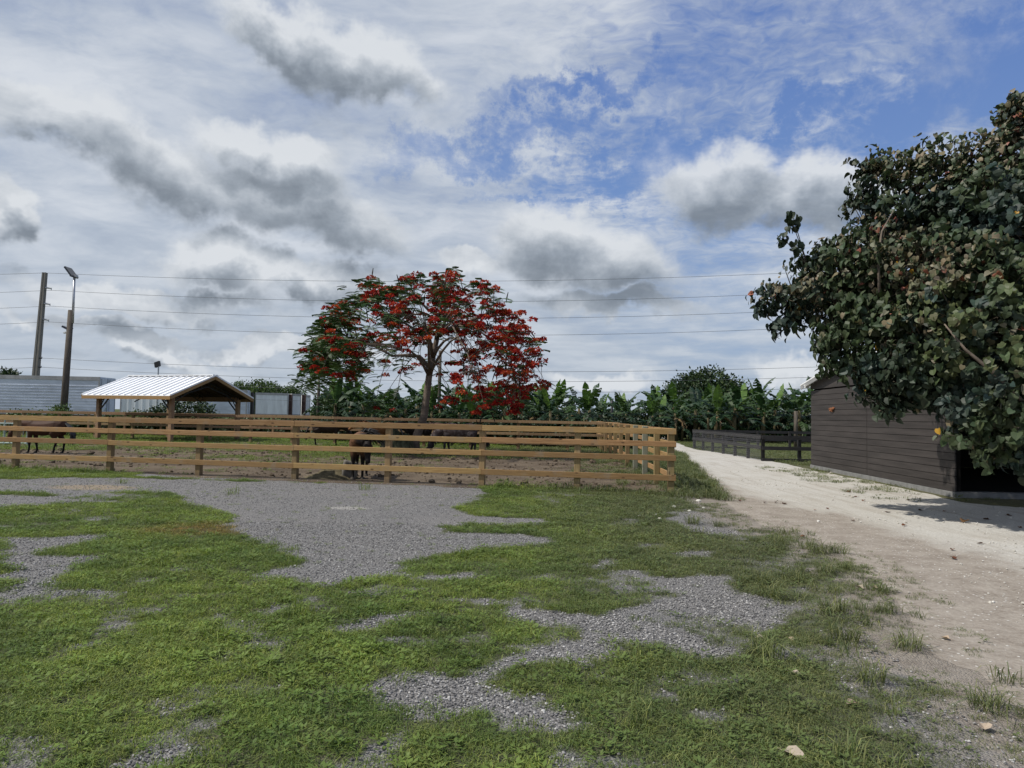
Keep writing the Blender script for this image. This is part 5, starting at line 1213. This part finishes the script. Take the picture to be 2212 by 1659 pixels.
def weed(seed, name):
    random.seed(seed); mb = MB()
    for i in range(16):
        a = random.uniform(0, 6.28); r_ = random.uniform(.01, .07); b = Vector((math.cos(a)*r_, math.sin(a)*r_, random.uniform(.012, .05))); d_ = Vector((math.cos(a), math.sin(a), random.uniform(-.2, .5))); k = random.uniform(.8, 1.1)
        small_leaf(mb, b, d_, up, random.uniform(.03, .05), random.uniform(.009, .015), (k*.95, k, k*.8))
    return bpy.data.objects.new(name, mb.mesh(name, M['grass']))
lawn = collection('lawn_tufts', [weed(150, 'weed')]+[tuft(100+i, 26, .060, .085, 1.25, .0022, 'tuft') for i in range(6)])
verge = collection('verge_tufts', [tuft(200+i, 30, .15, .09, 1.15, .003, 'verge_tuft') for i in range(5)])
def cand(n, x0, x1, y0, y1, wedge=.80):
    x = rng.uniform(x0, x1, n); y = rng.uniform(y0, y1, n); k = np.abs(x) < wedge*y+.8; return x[k], y[k]
ALLP = []; ALLS = []
def lawn_zone(y0, y1, dens, sc):
    n = int(dens*(y1-y0)*2*(.8*y1+.8)); x, y = cand(n, -(.8*y1+.8), (.8*y1+.8), y0, y1); k = (fence_side(x, y) < .05) & (road_dist(x, y) > -.5); x, y = x[k], y[k]
    T = turf(x, y, .035); k = rng.random(len(x)) < np.maximum(T, .016); x, y, T = x[k], y[k], T[k]
    s = sc*(.75+.5*fbm(x*.8, y*.8, 5))*rng.uniform(.75, 1.25, len(x))*np.clip(.6+.5*T, 0, 1)
    ALLP.append(np.stack([x, y, np.full(len(x), .004)], 1)); ALLS.append(s)
lawn_zone(2.6, 6, 480, .80); lawn_zone(6, 10, 300, .88); lawn_zone(10, 20, 170, 1.0)
# paddock, far verge and pen: coarser tufts in patches
x, y = cand(60000, -34, 40, 15.5, 50); fs = fence_side(x, y); pa_ = fbm(x*.35, y*.35, 3, 5); inp = inside(PADP, x, y); near_shed = ((x-SN.x)*e2.x+(y-SN.y)*e2.y) > -.05
pr = np.where(inp, np.clip((pa_-.50)*4.5, 0, 1)*np.where(fs < 3.5, .25, 1)+.012+np.where((y+.2*x > 27), .3, 0), 0.55)
pr = np.where(inside(ROADP, x, y), 0, pr); pr = np.where(near_shed & (y < SF.y+.1) & (y > SN.y-.3), 0, pr); rd = road_dist(x, y); pr = np.where((fs < .1) & (rd > 0), 0, pr)
wallD = (x-SN.x)*-e2.x+(y-SN.y)*-e2.y; strip = (~inp) & (rd < -1.5) & (y < SF.y+.5); pr = np.where(strip, np.where((wallD < 2.2) & (wallD > .05) | (y < SN.y-.3) & (wallD < 1.5), np.clip((fbm(x*1.4, y*1.4, 9, 4)-.47)*4, 0, .75), 0), pr)
pr = np.where(strip & (y < SN.y-3.5), 0, pr)
k = rng.random(len(x)) < pr; x, y = x[k], y[k]
ALLP.append(np.stack([x, y, np.full(len(x), .006)], 1)); ALLS.append(rng.uniform(1.2, 2.3, len(x))*np.where(y < 27, .8, 1.15))
PT = np.concatenate(ALLP); SC = np.concatenate(ALLS)
tag(scatter('lawn_grass', PT, rng.uniform(0, 6.28, len(PT)), SC, lawn, .08), 'short mown lawn grass growing in patches over the gravel', 'grass', kind='stuff')
# taller grass: verge by the track, foot of the fences, right of the track
x, y = cand(26000, -20, 14, 3.2, 34); rd = road_dist(x, y); fs = fence_side(x, y); nz = fbm(x*1.6, y*1.6, 55, 4); ls = (x-FC.x)*SRN.x+(y-FC.y)*SRN.y
pr = np.zeros(len(x)); vz = (rd > -.15) & (rd < 3.0) & (fs < -.2); pr = np.where(vz, np.clip((nz-.52)*6, 0, 1)*.42*np.clip(1.35-.45*rd, .1, 1), pr)
pr = np.where((rd > -.1) & (ls > -.15) & (fs > -1.2), .8, pr)                      # wedge right of the fence corner
pr = np.where((np.abs(fs+.05) < .22) & (x > -.4) & (x < 3.8), .9, pr); pr = np.where((np.abs(fs+.1) < .28) & (x < -10.5), .7, pr)
pr = np.where((np.abs(fs+.3) < .35) & (x > 1.5) & (x < 3.8), .5, pr)
pr = np.where((ls > -1.0) & (ls < .05) & (fs > 0) , .5*np.clip((nz-.42)*5, 0, 1), pr)
lw = (rd > .8) & (fs < -.3); pr = np.where(lw & (pr < .03), np.clip((fbm(x*1.9, y*1.9, 71, 3)-.5)*.55, 0, .10)*(y < 13), pr)
pr = np.where(in_gravel(x, y), .004, pr)*np.clip(1.4-y/60, .2, 1)
k = rng.random(len(x)) < pr; x, y = x[k], y[k]; P2 = np.stack([x, y, np.full(len(x), .004)], 1)
tag(scatter('verge_grass', P2, rng.uniform(0, 6.28, len(x)), rng.uniform(.55, 1.15, len(x))*np.where(y > 14, 1.5, 1), verge, .1), 'longer ragged grass along the track edge and fence feet', 'grass', kind='stuff')
# individual big tufts standing at the edge of the track
clump = [tuft(300+i, 110, .25, .13, 1.25, .0032, 'grass_clump') for i in range(3)]
CL = [(1010, 690), (905, 480), (690, 440), (600, 640), (500, 640), (1000, 800), (1260, 800), (1050, 955), (640, 1040), (1400, 1000), (1200, 1180), (640, 720), (960, 590), (1840, 1330), (235, 320), (370, 335), (1055, 565)]
for i, (cx_, cy_) in enumerate(CL):
    p = gz((2600+cx_*.7366)/1.8517, (1850+cy_*.7366)/1.8517+6); o = bpy.data.objects.new('grass_clump', clump[i % 3].data); COL.objects.link(o); s = random.uniform(.5, .9); o.location = (p.x, p.y, .004); o.rotation_euler = (0, 0, i*1.3); o.scale = (s, s, s*random.uniform(.8, 1.1))
    tag(o, 'dark tuft of long coarse grass standing along the edge of the white track', 'grass tuft', 'coarse grass tufts along the track')

# ------------------------------------------------------------------ loose stones (uncountable)
def stone(seed, name, mat, r=1.0):
    random.seed(seed); mb = MB(); mb.ball((0, 0, r*.35), (r*random.uniform(.8, 1.2), r*random.uniform(.7, 1.1), r*random.uniform(.5, .8)), 6, 4, jit=.22); o = bpy.data.objects.new(name, mb.mesh(name, mat)); return o
def stone_mat(name, stops):
    m, q, b = material(name, .85, .25); r = rnd(q); q.set(b.inputs['Base Color'], q.ramp(r, stops)); return m
M['chip'] = stone_mat('gravel_chips', [(0.0, (.085, .083, .083)), (.4, (.19, .185, .18)), (.75, (.29, .28, .27)), (1.0, (.47, .46, .44))]); M['lime'] = stone_mat('limestone_chips', [(0.0, (.36, .335, .29)), (.5, (.50, .475, .42)), (1.0, (.66, .64, .59))])
chips = collection('chips', [stone(i, 'chip', M['chip']) for i in range(6)]); limes = collection('limes', [stone(20+i, 'lime', M['lime']) for i in range(5)])
ps = []; ss = []
for y0, y1, dn, sz in ((3, 7, 1300, .0078), (7, 11, 650, .008), (11, 21, 160, .008)):
    n = int(dn*(y1-y0)*2*(.78*y1+.6)); x, y = cand(n, -(.78*y1+.6), (.78*y1+.6), y0, y1); rd = road_dist(x, y); k = (fence_side(x, y) < -.1) & (rd > .4); x, y = x[k], y[k]; gv = in_gravel(x, y)
    pr = np.where(gv, 1.0, np.clip((.6-turf(x, y))*.8, 0, .5)); k = rng.random(len(x)) < pr; x, y = x[k], y[k]; ps.append(np.stack([x, y, np.full(len(x), .005)], 1)); ss.append(sz*rng.uniform(.55, 1.35, len(x)))
ps = np.concatenate(ps); tag(scatter('gravel_stones', ps, rng.uniform(0, 6.28, len(ps)), np.concatenate(ss), chips, .3), 'grey crushed stone lying over the gravel lot', 'gravel', kind='stuff')
x, y = cand(26000, -2, 17, 5, 26); k = inside(ROADP, x, y) & (rng.random(len(x)) < np.clip((fbm(x*.9, y*.9, 91, 4)-.36)*2.2, .02, 1)*np.clip(1.25-y/26, .15, 1)); x, y = x[k], y[k]; rd = road_dist(x, y)
k = (rd < -.9) | (rng.random(len(x)) < .12); x, y = x[k], y[k]
tag(scatter('track_pebbles', np.stack([x, y, np.full(len(x), .009)], 1), rng.uniform(0, 6.28, len(x)), rng.lognormal(0, .5, len(x))*.0072, limes, .3), 'pale limestone pebbles strewn over the white track', 'pebbles', kind='stuff')
# paddock litter
x, y = cand(30000, -30, 5, 16, 36); k = inside(PADP, x, y) & (fence_side(x, y) > .1) & (rng.random(len(x)) < .35*np.clip(1.5-y/30, .2, 1)*(fbm(x*.8, y*.8, 15, 4) > .42)); x, y = x[k], y[k]
clods = collection('clods', [stone(40+i, 'clod', M['paddock']) for i in range(4)])
tag(scatter('soil_clods', np.stack([x, y, np.full(len(x), .004)], 1), rng.uniform(0, 6.28, len(x)), rng.lognormal(0, .5, len(x))*.030, clods, .3), 'trampled clods of soil and dung in the paddock', 'soil clods', kind='stuff')

# ------------------------------------------------------------------ fallen leaves
def fallen(p, size, col, label, group):
    mb = MB(); n = 7; vs = [(0, 0, .02)]; 
    for i in range(9):
        a = 2*math.pi*i/9; r_ = 1*(1+.25*math.cos(a*1)+random.uniform(-.2, .2)); vs.append((math.cos(a)*r_*.75, math.sin(a)*r_*.5, .12+.35*abs(math.sin(a))**2*random.uniform(.5, 1.4)+random.uniform(-.04, .06)))
    mb.raw(vs, [(0, 1+i, 1+(i+1) % 9) for i in range(9)], col); 
    mb.tube([(-.6, 0, .1), (-1.15, .1, .12)], [.03, .02], 4, col)
    o = mb.build('fallen_leaf', M['deadleaf']); o.scale = (size,)*3; o.location = (p.x, p.y, .012); o.rotation_euler = (random.uniform(-.1, .1), random.uniform(-.1, .1), random.uniform(0, 6.28))
    return tag(o, label, 'leaf', group)
random.seed(5)
for cx_, cy_ in ((263, 1183), (335, 1182), (390, 1193), (920, 1170), (868, 1145), (820, 1112), (595, 1232), (678, 1224), (848, 1305), (1075, 1248), (1300, 1236), (1455, 1242), (1740, 1297), (1695, 1457), (1510, 1498), (1518, 1558), (515, 1410), (1215, 1168), (95, 1170), (1190, 1336), (1880, 1270), (1955, 1350)):
    fallen(gz((2900+cx_*.6028)/1.8517, (1300+cy_*.6028)/1.8517), random.uniform(.045, .07), cjit(random.choice(((.12, .05, .03), (.16, .07, .035), (.09, .055, .04))), .2), 'curled brown dead leaf lying on the white track', 'brown leaves on the track')
fallen(gz(2082, 1130), .12, (.26, .15, .075), 'large orange-tan fallen leaf on the track near the shade of the tree', None)
for cx_, cy_, s, lab in ((1140, 690, .07, None), (1222, 690, .06, None), (1815, 1455, .07, None), (600, 967, .05, None), (1610, 967, .05, None), (763, 972, .045, None), (780, 1157, .05, None), (1100, 1322, .05, None), (768, 1600, .075, 'biggest pale dry leaf, lying in the grass at the bottom of the picture')):
    fallen(gz((2600+cx_*.7366)/1.8517, (1850+cy_*.7366)/1.8517), s, cjit((.36, .30, .23), .15), lab or 'small pale dry leaf lying in the grass beside the track', None if lab else 'pale leaves in the grass')
for px, py, s in ((1440+15, 1097, .05), (1489, 1105, .035), (1418, 1113, .03), (1372+10, 1116, .03), (1520, 1098, .03), (1500+9, 1084, .055), (1425, 1122, .035)):
    p = gz(px, py); mb = MB(); mb.ball((p.x, p.y, s*.3), (s, s*.8, s*.6), 8, 6, jit=.18); tag(mb.build('loose_rock', M['limestone']), 'small pale rock in the grass by the foot of the fence corner', 'rock', 'pale rocks by the fence corner')
